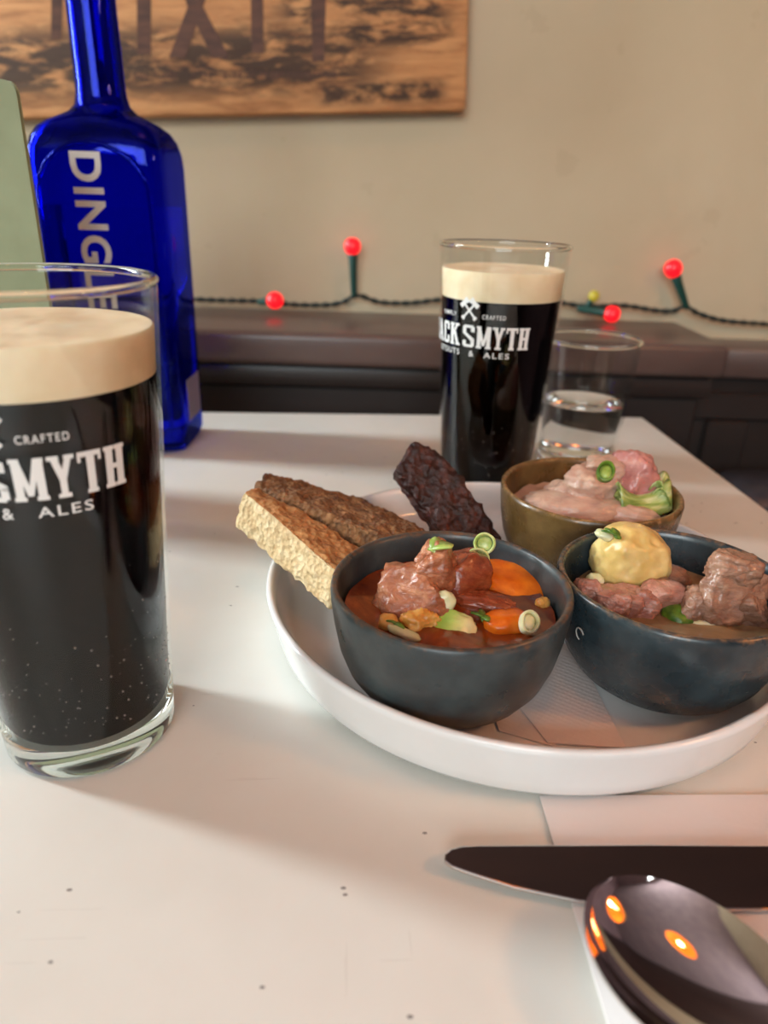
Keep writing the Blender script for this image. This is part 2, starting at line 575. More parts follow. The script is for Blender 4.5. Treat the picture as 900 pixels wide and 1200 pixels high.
def prism(name, outline, z0, z1, mat, parent=None, bevel=0.0, loc=None, rot=None, segs=2, angle=35):
    """closed xy outline extruded between z0 and z1, edges rounded"""
    bm = bmesh.new()
    vs = [bm.verts.new((x, y, z0)) for x, y in outline]
    f = bm.faces.new(vs)
    r = bmesh.ops.extrude_face_region(bm, geom=[f])
    for e in r['geom']:
        if isinstance(e, bmesh.types.BMVert):
            e.co.z = z1
    bmesh.ops.recalc_face_normals(bm, faces=bm.faces)
    if bevel:
        ed = [e for e in bm.edges if abs(e.verts[0].co.z - e.verts[1].co.z) < 1e-6]
        bmesh.ops.bevel(bm, geom=ed, offset=bevel, segments=segs, affect='EDGES', profile=0.5)
    me = bpy.data.meshes.new(name)
    bm.to_mesh(me)
    bm.free()
    return link_mesh(name, me, mat, parent, True, angle, loc, rot)


def tube_data(path, rad, segs=8):
    vs, fs = [], []
    n = len(path)
    up = Vector((0, 0, 1))
    for i, p in enumerate(path):
        p = Vector(p)
        tg = (Vector(path[min(i + 1, n - 1)]) - Vector(path[max(i - 1, 0)])).normalized()
        u = up if abs(tg.dot(up)) < 0.95 else Vector((1, 0, 0))
        a = tg.cross(u).normalized()
        b = a.cross(tg).normalized()
        r = rad[i] if isinstance(rad, (list, tuple)) else rad
        for k in range(segs):
            vs.append(p + a * (r * cos(2 * pi * k / segs)) + b * (r * sin(2 * pi * k / segs)))
    for i in range(n - 1):
        for k in range(segs):
            k2 = (k + 1) % segs
            fs.append((i * segs + k, i * segs + k2, (i + 1) * segs + k2, (i + 1) * segs + k))
    fs.append(tuple(range(segs))[::-1])
    fs.append(tuple((n - 1) * segs + k for k in range(segs)))
    return vs, fs


def smooth_path(pts, per=8):
    """Catmull-Rom through the points"""
    pts = [Vector(p) for p in pts]
    out = []
    for i in range(len(pts) - 1):
        p0, p1, p2, p3 = pts[max(i - 1, 0)], pts[i], pts[i + 1], pts[min(i + 2, len(pts) - 1)]
        for k in range(per):
            s = k / per
            out.append(0.5 * ((2 * p1) + (p2 - p0) * s + (2 * p0 - 5 * p1 + 4 * p2 - p3) * s * s + (3 * p1 - p0 - 3 * p2 + p3) * s ** 3))
    out.append(pts[-1])
    return out


def chunk_mesh(size, seed, sub=4, e=2.6, amp=0.12, freq=1.6, fine=0.03, taper=0.0, cuts=0):
    """rounded irregular lump: superellipsoid, sheared flat by a few random cuts, roughened"""
    bm = bmesh.new()
    bmesh.ops.create_icosphere(bm, subdivisions=sub, radius=1.0)
    rnd = random.Random(seed)
    off = Vector((rnd.uniform(-50, 50), rnd.uniform(-50, 50), rnd.uniform(-50, 50)))
    planes = []
    for _ in range(cuts):
        nv = Vector((rnd.uniform(-1, 1), rnd.uniform(-1, 1), rnd.uniform(-0.3, 1))).normalized()
        planes.append((nv, rnd.uniform(0.58, 0.8)))
    for v in bm.verts:
        n = v.co.normalized()
        q = n / ((abs(n.x) ** e + abs(n.y) ** e + abs(n.z) ** e) ** (1 / e))
        for nv, d in planes:
            s = q.dot(nv) - d
            if s > 0:
                q = q - nv * s * 0.9
        d = amp * noise.noise(q * freq + off) + amp * 0.5 * noise.noise(q * freq * 2.3 + off) + fine * noise.noise(q * 8 + off) + fine * 0.6 * noise.noise(q * 17 + off)
        q = q * (1 + d)
        tp = 1 - taper * (q.z * 0.5 + 0.5)
        v.co = Vector((q.x * size[0] / 2 * tp, q.y * size[1] / 2 * tp, q.z * size[2] / 2))
    me = bpy.data.meshes.new('lump')
    bm.to_mesh(me)
    bm.free()
    return me


def chunk(name, label, cat, size, loc, rot, mat, seed, group=None, parent=None, **kw):
    me = chunk_mesh(size, seed, **kw)
    me.name = name
    o = link_mesh(name, me, mat, parent, True, None, loc, rot)
    if parent is None:
        tag(o, label, cat, group)
    return o


# ------------------------------------------------------------------ lettering: condensed slab capitals, drawn as polygons (unit height)
def R_(x0, y0, x1, y1):
    return [(x0, y0), (x1, y0), (x1, y1), (x0, y1)]


def slab(ch):
    """polygons of one glyph and its width"""
    s, t, v = 0.185, 0.10, 0.04                      # stem, slab, slab overhang

    def stem(x0, y0=0.0, y1=1.0, foot=True, head=True):
        o = [R_(x0, y0, x0 + s, y1)]
        if foot:
            o.append(R_(x0 - v, y0, x0 + s + v, y0 + t))
        if head:
            o.append(R_(x0 - v, y1 - t, x0 + s + v, y1))
        return o

    if ch == 'H':
        return stem(v) + stem(0.32) + [R_(v + s, 0.45, 0.32, 0.57)], 0.53
    if ch == 'T':
        return stem(0.20, head=False) + [R_(0.0, 0.88, 0.55, 1.0), R_(0.0, 0.76, 0.07, 0.9), R_(0.48, 0.76, 0.55, 0.9)], 0.55
    if ch == 'Y':
        return [R_(0.22, 0, 0.37, 0.45), R_(0.15, 0, 0.44, t), [(0.22, 0.42), (0.37, 0.42), (0.21, 1.0), (0.05, 1.0)], [(0.22, 0.42), (0.37, 0.42), (0.54, 1.0), (0.40, 1.0)], R_(0.0, 1 - t, 0.25, 1.0), R_(0.36, 1 - t, 0.58, 1.0)], 0.58
    if ch == 'M':
        return stem(v, head=False) + stem(0.52, head=False) + [R_(0, 1 - t, 0.2, 1), R_(0.52, 1 - t, 0.72, 1), [(0.30, 0.12), (0.42, 0.12), (0.21, 1.0), (0.06, 1.0)], [(0.30, 0.12), (0.42, 0.12), (0.66, 1.0), (0.51, 1.0)]], 0.72
    if ch == 'S':
        g = [R_(0.08, 0.88, 0.44, 1.0), R_(0.02, 0.60, 0.16, 0.94), [(0.02, 0.62), (0.16, 0.66), (0.50, 0.38), (0.50, 0.24), (0.36, 0.30)], R_(0.36, 0.06, 0.50, 0.38), R_(0.08, 0.0, 0.44, 0.12), R_(0.36, 0.70, 0.50, 0.94), R_(0.02, 0.06, 0.16, 0.30)]
        return [[(x * 1.34, y) for x, y in q] for q in g], 0.70
    if ch == 'J':
        return [R_(0.24, 0.06, 0.39, 1.0), R_(0.17, 1 - t, 0.46, 1), R_(0.06, 0, 0.33, 0.12), R_(0.0, 0.05, 0.14, 0.32)], 0.46
    if ch == 'A':
        return [[(0.04, 0), (0.18, 0), (0.36, 1), (0.24, 1)], [(0.42, 0), (0.57, 0), (0.38, 1), (0.24, 1)], R_(0.0, 0, 0.22, t), R_(0.38, 0, 0.61, t), R_(0.15, 0.28, 0.46, 0.38)], 0.61
    if ch == 'C':
        return [R_(0.02, 0.08, 0.17, 0.92), R_(0.07, 0.88, 0.42, 1.0), R_(0.07, 0.0, 0.42, 0.12), R_(0.34, 0.64, 0.48, 0.93), R_(0.34, 0.07, 0.48, 0.36)], 0.5
    if ch == 'K':
        return stem(v) + [[(0.19, 0.38), (0.19, 0.56), (0.40, 1.0), (0.54, 1.0)], [(0.24, 0.52), (0.36, 0.66), (0.58, 0.0), (0.42, 0.0)], R_(0.34, 1 - t, 0.58, 1), R_(0.36, 0, 0.62, t)], 0.62
    return [], 0.3


def text_polys(word, width, height, gap=0.07):
    x, out = 0.0, []
    for ch in word:
        g, w = slab(ch)
        out += [[(px + x, py) for px, py in poly] for poly in g]
        x += w + gap
    x -= gap
    return [[(px / x * width, py * height) for px, py in poly] for poly in out]


def font_polys(word, width=None, height=None, spacing=1.0, bold=0.0):
    """outline of the built-in font as (verts, faces) fitted to width x height, origin at lower left"""
    cu = bpy.data.curves.new('glyphs', 'FONT')
    cu.body = word
    cu.space_character = spacing
    cu.offset = bold
    cu.resolution_u = 4
    ob = bpy.data.objects.new('glyphs', cu)
    C.objects.link(ob)
    dg = bpy.context.evaluated_depsgraph_get()
    me = ob.evaluated_get(dg).to_mesh()
    vs = [v.co.copy() for v in me.vertices]
    fs = [tuple(p.vertices) for p in me.polygons]
    ob.evaluated_get(dg).to_mesh_clear()
    bpy.data.objects.remove(ob)
    bpy.data.curves.remove(cu)
    x0, x1 = min(v.x for v in vs), max(v.x for v in vs)
    y0, y1 = min(v.y for v in vs), max(v.y for v in vs)
    sx = (width / (x1 - x0)) if width else None
    sy = (height / (y1 - y0)) if height else None
    sx, sy = sx or sy, sy or sx
    return [((v.x - x0) * sx, (v.y - y0) * sy) for v in vs], fs


def arc_pts(cx, cy, r, a0, a1, n=8):
    return [(cx + r * cos(radians(a0 + (a1 - a0) * i / n)), cy + r * sin(radians(a0 + (a1 - a0) * i / n))) for i in range(n + 1)]


# ------------------------------------------------------------------ the room
struct(box('floor', (RX0 - .1, RY0 - .1, RZ0 - .1), (RX1 + .1, RY1 + .1, RZ0), M['floor']))
struct(box('ceiling', (RX0 - .1, RY0 - .1, RZ1), (RX1 + .1, RY1 + .1, RZ1 + .1), M['ceiling']))
struct(box('wall_back', (RX0 - .1, RY1, RZ0), (RX1 + .1, RY1 + .1, RZ1), M['wall']))
struct(box('wall_right', (RX1, RY0, RZ0), (RX1 + .1, RY1, RZ1), M['wall_right']))


def wall_with_hole(name, mat, lo, hi, hlo, hhi, axis):
    """wall slab with a rectangular opening; axis = 0: wall runs along y, axis = 1: along x"""
    run = 1 if axis == 0 else 0
    parts = [((lo[run], RZ0), (hlo[0], RZ1)), ((hhi[0], RZ0), (hi[run], RZ1)), ((hlo[0], RZ0), (hhi[0], hlo[1])), ((hlo[0], hhi[1]), (hhi[0], RZ1))]
    vs, fs = [], []
    for (a0, b0), (a1, b1) in parts:
        l, h = list(lo), list(hi)
        l[run], h[run], l[2], h[2] = a0, a1, b0, b1
        k = len(vs)
        vs += [(x, y, z) for x in (l[0], h[0]) for y in (l[1], h[1]) for z in (l[2], h[2])]
        fs += [tuple(k + i for i in f) for f in ((0, 1, 3, 2), (4, 6, 7, 5), (0, 4, 5, 1), (2, 3, 7, 6), (0, 2, 6, 4), (1, 5, 7, 3))]
    return struct(link(name, vs, fs, mat, smooth=False))


wall_with_hole('wall_left', M['wall_side'], (RX0 - .1, RY0, RZ0), (RX0, RY1, RZ1), (WL['y0'], WL['z0']), (WL['y1'], WL['z1']), 0)
wall_with_hole('wall_front', M['wall_mauve'], (RX0 - .1, RY0 - .1, RZ0), (RX1 + .1, RY0, RZ1), (WF['x0'], WF['z0']), (WF['x1'], WF['z1']), 1)
# window frames
w1 = bpy.data.objects.new('window_1', None)
C.objects.link(w1)
struct(w1)
for lo, hi in (((RX0 - .02, WL['y0'], WL['z0']), (RX0, WL['y0'] + .015, WL['z1'])), ((RX0 - .02, WL['y1'] - .015, WL['z0']), (RX0, WL['y1'], WL['z1'])),
               ((RX0 - .02, WL['y0'], 0.69), (RX0, WL['y1'], 0.72)), ((RX0 - .02, WL['y0'], WL['z0']), (RX0 + .03, WL['y1'], WL['z0'] + .02))):
    box('window_frame', lo, hi, M['white_frame'], w1)
w2 = bpy.data.objects.new('window_2', None)
C.objects.link(w2)
struct(w2)
for x in (WF['x0'], (WF['x0'] + WF['x1']) / 2 - .02, WF['x1'] - .04):
    box('window_frame', (x, RY0 - .02, WF['z0']), (x + .04, RY0, WF['z1']), M['white_frame'], w2)
for z in (WF['z0'], WF['z1'] - .04):
    box('window_frame', (WF['x0'], RY0 - .02, z), (WF['x1'], RY0, z + .04), M['white_frame'], w2)
# unseen dark cladding, added high on the back wall for the knife to mirror
struct(box('added_trim_1', (RX0, 0.775, 0.62), (RX1, RY1, RZ1), M['dark_wood'], bevel=0.004))

# ledge along the wall, moulding and panelling under it
LZ, LY = 0.0575, 0.66
LEDGE_X = at(857, 412, Y=LY).x
ledge = thing('wall_ledge', 'brown painted wooden ledge carrying the string lights along the cream wall', 'ledge', (0, LY, LZ))
box('ledge_board', (RX0 + .02, 0.0, -0.031), (LEDGE_X, 0.14, 0.0), M['ledge'], ledge, 0.006, 3)
box('moulding', (RX0 + .02, 0.012, -0.053), (LEDGE_X - .004, 0.135, -0.033), M['ledge_dark'], ledge, 0.004, 2)
box('panel', (RX0 + .02, 0.022, RZ0 - LZ + 0.0), (LEDGE_X - .01, 0.13, -0.0535), M['ledge_dark'], ledge, 0.003, 1)
low_z = at(880, 410, Y=0.735).z
wains = thing('wall_panelling', 'dark brown low panelling against the wall past the end of the ledge', 'panelling', (LEDGE_X, 0.735, 0))
box('cap_rail', (0.004, 0.0, low_z - 0.03), (RX1 - LEDGE_X, 0.065, low_z), M['ledge'], wains, 0.004)
box('panel', (0.004, 0.014, RZ0), (RX1 - LEDGE_X, 0.065, low_z - 0.03), M['ledge_dark'], wains, 0.002, 1)
box('panel_rail', (0.004, 0.004, low_z - 0.075), (RX1 - LEDGE_X, 0.014, low_z - 0.047), M['ledge_dark'], wains, 0.002, 1)
for i in range(6):
    box('panel_stile', (0.03 + i * 0.27, 0.006, RZ0 + .1), (0.075 + i * 0.27, 0.014, low_z - 0.077), M['ledge_dark'], wains, 0.002, 1)

# black bench beyond the table corner
bench = thing('bench', 'black upholstered bench in the shadow beyond the white table', 'bench', (0.85, 0.52, RZ0))
box('seat_cushion', (-0.52, -0.19, 0.36), (0.9, 0.19, 0.46), M['bench'], bench, 0.03, 4)
box('base', (-0.50, -0.16, 0.0), (0.88, 0.17, 0.36), M['dark_wood'], bench, 0.01, 2)
box('backrest_cushion', (-0.52, 0.10, 0.465), (0.9, 0.188, 0.68), M['bench'], bench, 0.025, 4)

# ------------------------------------------------------------------ table
YAW_T = 0.068
tbl = thing('table', 'white painted wooden table with scuffs and tiny scratches', 'table', (at(754, 488, 0).x, at(754, 488, 0).y, RZ0), (0, 0, YAW_T))
tw, tl = 0.86, 1.05
box('tabletop', (-tw, -tl, -RZ0 - 0.028), (0, 0, -RZ0), M['table'], tbl, 0.004, 3)
box('apron', (-tw + .06, -tl + .06, -RZ0 - 0.10), (-.06, -.06, -RZ0 - 0.0285), M['table_wood'], tbl, 0.004, 1)
for lx in (-tw + .03, -.09):
    for ly in (-tl + .03, -.09):
        box('leg', (lx, ly, 0), (lx + .06, ly + .06, -RZ0 - .0285), M['table_wood'], tbl, 0.005, 1)

# ------------------------------------------------------------------ wooden sign
s0, s1 = at(200, 137, Y=0.775), at(546, 130.5, Y=0.775)
ang = math.atan2(s1.z - s0.z, s1.x - s0.x)
sign = thing('wooden_sign', 'weathered timber sign with scorched dark lettering hung on the cream wall', 'sign', (s1.x, 0.797, s1.z), (0, -ang, 0))
plank_h = 0.16
for i in range(2):
    pk = box('plank', (-0.74, -0.022, 0.001 + i * (plank_h + .002)), (0.0, 0.0, plank_h + i * (plank_h + .002)), M['sign'], sign, 0.003, 2)
for bx_ in (-0.62, -0.12):
    box('batten', (bx_, 0.0002, 0.02), (bx_ + 0.05, 0.0026, 0.3), M['sign'], sign)


def sign_xz(px, py):
    p = at(px, py, Y=0.775) - Vector((s1.x, 0.775, s1.z))
    return (p.x * cos(-ang) - p.z * sin(-ang), p.x * sin(-ang) + p.z * cos(-ang))


def sign_letter(polys, name='burnt_letter'):
    vs, fs = [], []
    for ip, poly in enumerate(polys):
        pts = [sign_xz(*q) for q in poly]
        k, n = len(vs), len(poly)
        vs += [(x, -0.0224 - ip * .00015, z) for x, z in pts] + [(x, -0.0215, z) for x, z in pts]
        fs += [tuple(range(k, k + n)), tuple(range(k + 2 * n - 1, k + n - 1, -1))] + [(k + i, k + (i + 1) % n, k + n + (i + 1) % n, k + n + i) for i in range(n)]
    return link(name, vs, fs, M['burnt'], sign, smooth=False)


UP = -62       # the caps run on above the picture
sign_letter([[(61, UP), (76, UP), (72, 46), (60, 46)], [(76, -10), (118, -10), (118, 2), (76, 2)], [(76, UP), (122, UP), (122, UP + 14), (76, UP + 14)]])
sign_letter([[(160, UP), (177, UP), (177, 64), (161, 64)]])
sign_letter([[(198, 68), (217, 68), (238, 8), (220, 8)], [(249, 68), (269, 68), (238, 8), (220, 8)], [(220, 8), (238, 8), (262, UP), (244, UP)], [(220, 8), (238, 8), (216, UP), (198, UP)]])
sign_letter([[(293, UP), (308, UP), (309, 62), (295, 62)], [(278, UP), (326, UP), (326, UP + 13), (278, UP + 13)]])
sign_letter([[(364, -4), (382, -4), (380, 72), (366, 72)], [(364, -4), (382, -4), (357, UP), (338, UP)], [(364, -4), (382, -4), (410, UP), (392, UP)]])
# small worn caption, only broken strokes are left of it
vs, fs = [], []
rnd = random.Random(3)
xq = 158
while xq < 392:
    if rnd.random() < 0.78:
        hh = rnd.uniform(6, 9)
        pts = [sign_xz(*q) for q in ((xq, 84), (xq + 2.2, 84), (xq + 2.2, 84 + hh), (xq, 84 + hh))]
        k = len(vs)
        vs += [(x, -0.0222, z) for x, z in pts]
        fs.append((k, k + 1, k + 2, k + 3))
    xq += rnd.uniform(3.6, 6.5)
link('worn_caption', vs, fs, M['burnt'], sign, smooth=False)

# ------------------------------------------------------------------ string of lights
lights = thing('fairy_lights', 'string of red and yellow lights on a dark green twisted cable along the ledge', 'fairy lights', (0, 0.77, LZ))
LO = Vector((0, 0.77, LZ))
LYW = 0.782
cpts = [(-330, 336), (-120, 342), (60, 346), (160, 347), (215, 350), (262, 352), (310, 353), (345, 357), (385, 357), (404, 353), (413, 347), (424, 347), (445, 354), (480, 355), (520, 351), (580, 351), (640, 353), (690, 359), (730, 358), (770, 364), (790, 364), (803, 359), (820, 368), (850, 376), (900, 380), (980, 386), (1200, 388)]
path = smooth_path([at(x, y, Y=LYW) - LO for x, y in cpts], 10)
for s_, nm in ((0, 'cable'), (1, 'cable')):
    tw_path = []
    dist = 0
    for i, p in enumerate(path):
        if i:
            dist += (path[i] - path[i - 1]).length
        a = dist / 0.022 * 2 * pi + s_ * pi
        tw_path.append(p + Vector((0, cos(a), sin(a))) * 0.0015)
    v_, f_ = tube_data(tw_path, 0.0015, 6)
    link(nm, v_, f_, M['cable'], lights)
bulb_prof = [(0, -0.0085), (0.004, -0.0078), (0.0068, -0.0055), (0.0083, -0.002), (0.0085, 0.0015), (0.0074, 0.005), (0.0046, 0.0078), (0, 0.0088)]


def fairy(base_px, tip_px, mat, k=1.0, Yb=LYW, Yt=LYW - 0.004):
    a, b = at(*base_px, Y=Yb) - LO, at(*tip_px, Y=Yt) - LO
    d = (b - a).normalized()
    v_, f_ = tube_data([a, a + (b - a) * 0.08, a + (b - a) * 0.6, b - d * 0.006 * k, b - d * 0.004 * k], [0.0022, 0.0034, 0.0042 * k, 0.0052 * k, 0.0045 * k], 14)
    so = link('bulb_holder', v_, f_, M['socket'], lights, True, 50)
    v_, f_ = lathe([(r * k, z * k) for r, z in bulb_prof], 24)
    bo = link('bulb', v_, f_, mat, so, True)
    bo.location = b
    bo.rotation_euler = d.to_track_quat('Z', 'Y').to_euler()


fairy((415, 347), (413, 289), M['bulb_red'])
fairy((303, 354), (322, 352), M['bulb_red'], 1.0, LYW, LYW - 0.026)
fairy((805, 362), (789, 315), M['bulb_red'], 1.05)
fairy((676, 361), (717, 368), M['bulb_red'], 0.98, LYW, LYW - 0.012)
fairy((686, 362), (696, 347), M['bulb_yellow'], 0.66, LYW, LYW - 0.002)
fairy((-90, 342), (-100, 300), M['bulb_red'])
fairy((1010, 386), (1020, 330), M['bulb_yellow'])

# ------------------------------------------------------------------ pint glasses of stout
PH, PRT, PRB = 0.1519, 0.0363, 0.0278


def pr(z):
    return PRB + (PRT - PRB) * z / PH


def pint(loc, label, th0, seed, foam_lo, foam_hi):
    p = thing('pint_glass', label, 'beer glass', (loc[0], loc[1], 0.0002), group=None)
    zb, w = 0.0125, 0.0012
    # thick foot
    prof = [(0, 0.0016), (PRB - .008, 0.0014), (PRB - .0045, 0.0), (PRB - .0012, 0.0002), (pr(0.0016), 0.0016), (pr(0.006), 0.006), (pr(zb), zb), (pr(zb) - w, zb), (pr(zb) - .006, zb - .0022), (0, zb - .0034)]
    v_, f_ = lathe(prof, 72)
    link('glass_foot', v_, f_, M['glass_base'], p, True, 50)
    prof = [(pr(zb), zb + .0001)] + [(pr(z), z) for z in (0.04, 0.08, 0.12, PH - .0024)] + [(pr(z) - w, z) for z in (PH - .0024, 0.12, 0.08, 0.04, zb + .0001)]
    v_, f_ = lathe(prof, 96, True)
    link('glass_wall', v_, f_, M['glass_wall'], p, True, 60)
    zr, rr = PH - .00115, .00120
    v_, f_ = lathe([(PRT - .0009 + rr * cos(2 * pi * i / 12), zr + rr * sin(2 * pi * i / 12)) for i in range(12)], 96, True)
    link('glass_rim', v_, f_, M['glass_base'], p, True)
    g = w + 0.00015
    prof = [(0, zb - .0030), (pr(zb) - .0065, zb - .0018), (pr(zb) - g - .0008, zb + .0006)] + [(pr(z) - g, z) for z in (zb + .003, .04, .08, foam_lo - .0001)] + [(0, foam_lo - .0001)]
    v_, f_ = lathe(prof, 72)
    st = link('stout', v_, f_, M['stout'], p, True, 50)
    st['label'] = 'near-black stout'
    # foam, its top dished where it clings to the glass
    vs, fs = [], []
    segs, rings = 72, 14
    rnd_off = Vector((seed * 3.1, seed * 1.7, 0))
    prof = [(0, foam_lo), (pr(foam_lo) - g, foam_lo)] + [(pr(z) - g, z) for z in (foam_lo + (foam_hi - foam_lo) * .5, foam_hi - .0006)] + [(pr(foam_hi) - g - .0006, foam_hi + .0002)] + [((pr(foam_hi) - g - .0006) * (1 - i / rings), foam_hi + .0002 - 0.0007 * min(1, i / 4)) for i in range(1, rings)] + [(0, foam_hi - .0005)]
    v_, f_ = lathe(prof, segs)
    v2 = []
    for q in v_:
        q = Vector(q)
        if q.z > foam_hi - 0.0006 and math.hypot(q.x, q.y) < pr(foam_hi) - g - .001:
            q.z += 0.0007 * noise.noise(q * 90 + rnd_off) + 0.0003 * noise.noise(q * 260 + rnd_off)
        v2.append(q)
    fo = link('foam_head', v2, f_, M['foam'], p, True, 50)
    fo['label'] = 'cream foam head'
    # tide marks of foam left on the inside of the glass
    # print wrapped on the glass
    vs, fs = [], []

    def wrap(pts, faces, s0, z0):
        k = len(vs)
        for x, y in pts:
            z = z0 + y
            r = pr(z) + 0.00022
            a = th0 + (s0 + x) / 0.0341
            vs.append((r * cos(a), r * sin(a), z))
        for f in faces:
            fs.append(tuple(k + i for i in f))

    def wrap_polys(polys, s0, z0):
        for poly in polys:
            # cut wide polygons so that they follow the curve
            wrap(poly, [tuple(range(len(poly)))], s0, z0)

    wrap_polys(text_polys('JACK', 0.0288, 0.0118), -0.0342, 0.0995)
    wrap_polys(text_polys('SMYTH', 0.0378, 0.0118), -0.0036, 0.0995)
    for word, s0, wd, z0, hh in (('CRAFTED', 0.0077, 0.0125, 0.1152, 0.0023), ('SIMPLY', -0.0195, 0.0112, 0.1152, 0.0023), ('STOUTS', -0.0240, 0.0185, 0.0945, 0.0031), ('&', 0.0010, None, 0.0945, 0.0032), ('ALES', 0.0098, 0.0142, 0.0945, 0.0031)):
        v_, f_ = font_polys(word, wd, hh, 1.25, 0.008)
        wrap(v_, f_, s0, z0)

    def bar(cx, cy, L, w_, a):
        c_, s_ = cos(a), sin(a)
        return [(cx + x * c_ - y * s_, cy + x * s_ + y * c_) for x, y in ((-L / 2, -w_ / 2), (L / 2, -w_ / 2), (L / 2, w_ / 2), (-L / 2, w_ / 2))]

    # crossed hammers
    em = []
    for sg in (1, -1):
        a = radians(90 - sg * 42)
        em.append(bar(0, 0, 0.0115, 0.0011, a))
        hx, hy = cos(a) * 0.0049, sin(a) * 0.0049
        em.append(bar(hx, hy, 0.0052, 0.0024, a + pi / 2))
        tx, ty = hx + cos(a + sg * pi / 2) * 0.0026, hy + sin(a + sg * pi / 2) * 0.0026
        em.append(bar(tx, ty, 0.0016, 0.0032, a + pi / 2))
        em.append(bar(-hx * 1.1, -hy * 1.1, 0.0022, 0.0015, a + pi / 2))
    wrap_polys(em, 0.0, 0.1190)
    pm = link('printed_logo', vs, fs, M['print'], p, smooth=False)
    pm['label'] = 'white printed brewery lettering'
    # bubbles clinging low on the glass
    rnd = random.Random(seed)
    bm = bmesh.new()
    for _ in range(150):
        a = radians(rnd.uniform(-150, 20))
        z = zb + 0.004 + abs(rnd.gauss(0, 0.022))
        if z > 0.085:
            continue
        r = pr(z) - 0.0012
        mt = Matrix.Translation((r * cos(a), r * sin(a), z))
        bmesh.ops.create_icosphere(bm, subdivisions=1, radius=rnd.choice((.00016, .0002, .00026, .0004)), matrix=mt)
    me = bpy.data.meshes.new('bubbles')
    bm.to_mesh(me)
    bm.free()
    bu = link_mesh('bubbles', me, M['bubble'], p)
    bu['kind'] = 'stuff'
    return p


pint((-0.1010, 0.2016), 'pint glass of black stout next to the green menu card', radians(-90 + 2.2), 5, 0.1252, 0.1385)
pint((0.0625, 0.4234), 'pint glass of black stout behind the plate, next to the water tumbler', radians(-126), 9, 0.1236, 0.1385)

# ------------------------------------------------------------------ water tumbler
TH, TRT, TRB = 0.0905, 0.0335, 0.0262
tp = at(671, 527, z=0.002)


def tr_(z):
    return TRB + (TRT - TRB) * z / TH


tum = thing('water_tumbler', 'small clear glass tumbler half full of water', 'glass', (0.1365, 0.492, 0.0002))
prof = [(0, 0.001), (TRB - .006, 0.0008), (TRB - .003, 0), (TRB - .0006, 0.0004), (tr_(.003), .003), (tr_(.011), .011), (tr_(.011) - .002, .011), (tr_(.011) - .006, .009), (0, .008)]
v_, f_ = lathe(prof, 64)
link('glass_foot', v_, f_, M['glass_base'], tum, True, 50)
prof = [(tr_(z), z) for z in (.0112, .04, .07, TH - .0024)] + [(tr_(z) - .002, z) for z in (TH - .0024, .07, .04, .0112)]
v_, f_ = lathe(prof, 80, True)
link('glass_wall', v_, f_, M['glass_wall'], tum, True, 60)
v_, f_ = lathe([(TRT - .0010 + .0013 * cos(2 * pi * i / 12), TH - .0012 + .0013 * sin(2 * pi * i / 12)) for i in range(12)], 80, True)
link('glass_rim', v_, f_, M['glass_base'], tum, True)
prof = [(0, .0084), (tr_(.011) - .0062, .0094)] + [(tr_(z) - .0022, z) for z in (.0114, .03, .0465)] + [(tr_(.047) - .0028, .0462), (0, .0460)]
v_, f_ = lathe(prof, 64)
link('water', v_, f_, M['water'], tum, True, 50)

# ------------------------------------------------------------------ blue bottle
BX, BY = -0.1855, 0.5155
bottle = thing('gin_bottle', 'cobalt blue glass gin bottle with white lettering against the brown ledge', 'bottle', (BX, BY, 0.0002))


def sq_ring(a, b, n, z, segs=64):
    out = []
    for i in range(segs):
        th = 2 * pi * i / segs
        c_, s_ = cos(th), sin(th)
        out.append((a * math.copysign(abs(c_) ** (2 / n), c_), b * math.copysign(abs(s_) ** (2 / n), s_), z))
    return out


def loft(rings, cap0=True, cap1=True):
    vs, fs = [], []
    m = len(rings[0])
    for r in rings:
        vs += r
    for k in range(len(rings) - 1):
        for i in range(m):
            j = (i + 1) % m
            fs.append((k * m + i, k * m + j, (k + 1) * m + j, (k + 1) * m + i))
    if cap0:
        fs.append(tuple(range(m))[::-1])
    if cap1:
        fs.append(tuple((len(rings) - 1) * m + i for i in range(m)))
    return vs, fs


bprof = [(.037, .026, 5, 0.0), (.0405, .0295, 6, .0015), (.0422, .0318, 7, .006), (.0428, .032, 7.5, .02), (.0428, .032, 7.5, .10), (.0428, .032, 7.5, .186), (.0422, .0316, 7, .194), (.0405, .0302, 6, .201), (.0372, .0280, 5, .2065), (.0318, .0252, 4, .2105), (.0258, .0215, 3, .2135), (.0205, .0182, 2.4, .2162), (.0168, .0160, 2, .2200), (.0152, .0150, 2, .226), (.0148, .0148, 2, .236), (.0143, .0143, 2, .285), (.0143, .0143, 2, .292)]
outer = [sq_ring(*q) for q in bprof]
inn = [(max(a - .003, .004), max(b - .003, .004), n, z) for a, b, n, z in bprof]
inn = [(a, b, n, z + (.006 if i == 0 else .0045 if i == 1 else .002 if i == 2 else -0.0012 if 6 < i < 13 else 0)) for i, (a, b, n, z) in enumerate(inn)]
inner = [sq_ring(*q) for q in inn]
vs, fs = loft(outer, True, False)
k = len(vs)
v2, f2 = loft(inner, True, False)
vs += v2
fs += [tuple(k + i for i in f) for f in f2]
m_ = 64
a0, b0 = (len(outer) - 1) * m_, k + (len(inner) - 1) * m_
fs += [(a0 + i, a0 + (i + 1) % m_, b0 + (i + 1) % m_, b0 + i) for i in range(m_)]
me = bpy.data.meshes.new('bottle_glass')
me.from_pydata([tuple(v) for v in vs], [], fs)
bm = bmesh.new()
bm.from_mesh(me)
bmesh.ops.recalc_face_normals(bm, faces=bm.faces)
bm.to_mesh(me)
bm.free()
link_mesh('bottle_glass', me, M['blue_glass'], bottle, True, 60)
lev = at(120, 242, Y=BY - .03).z
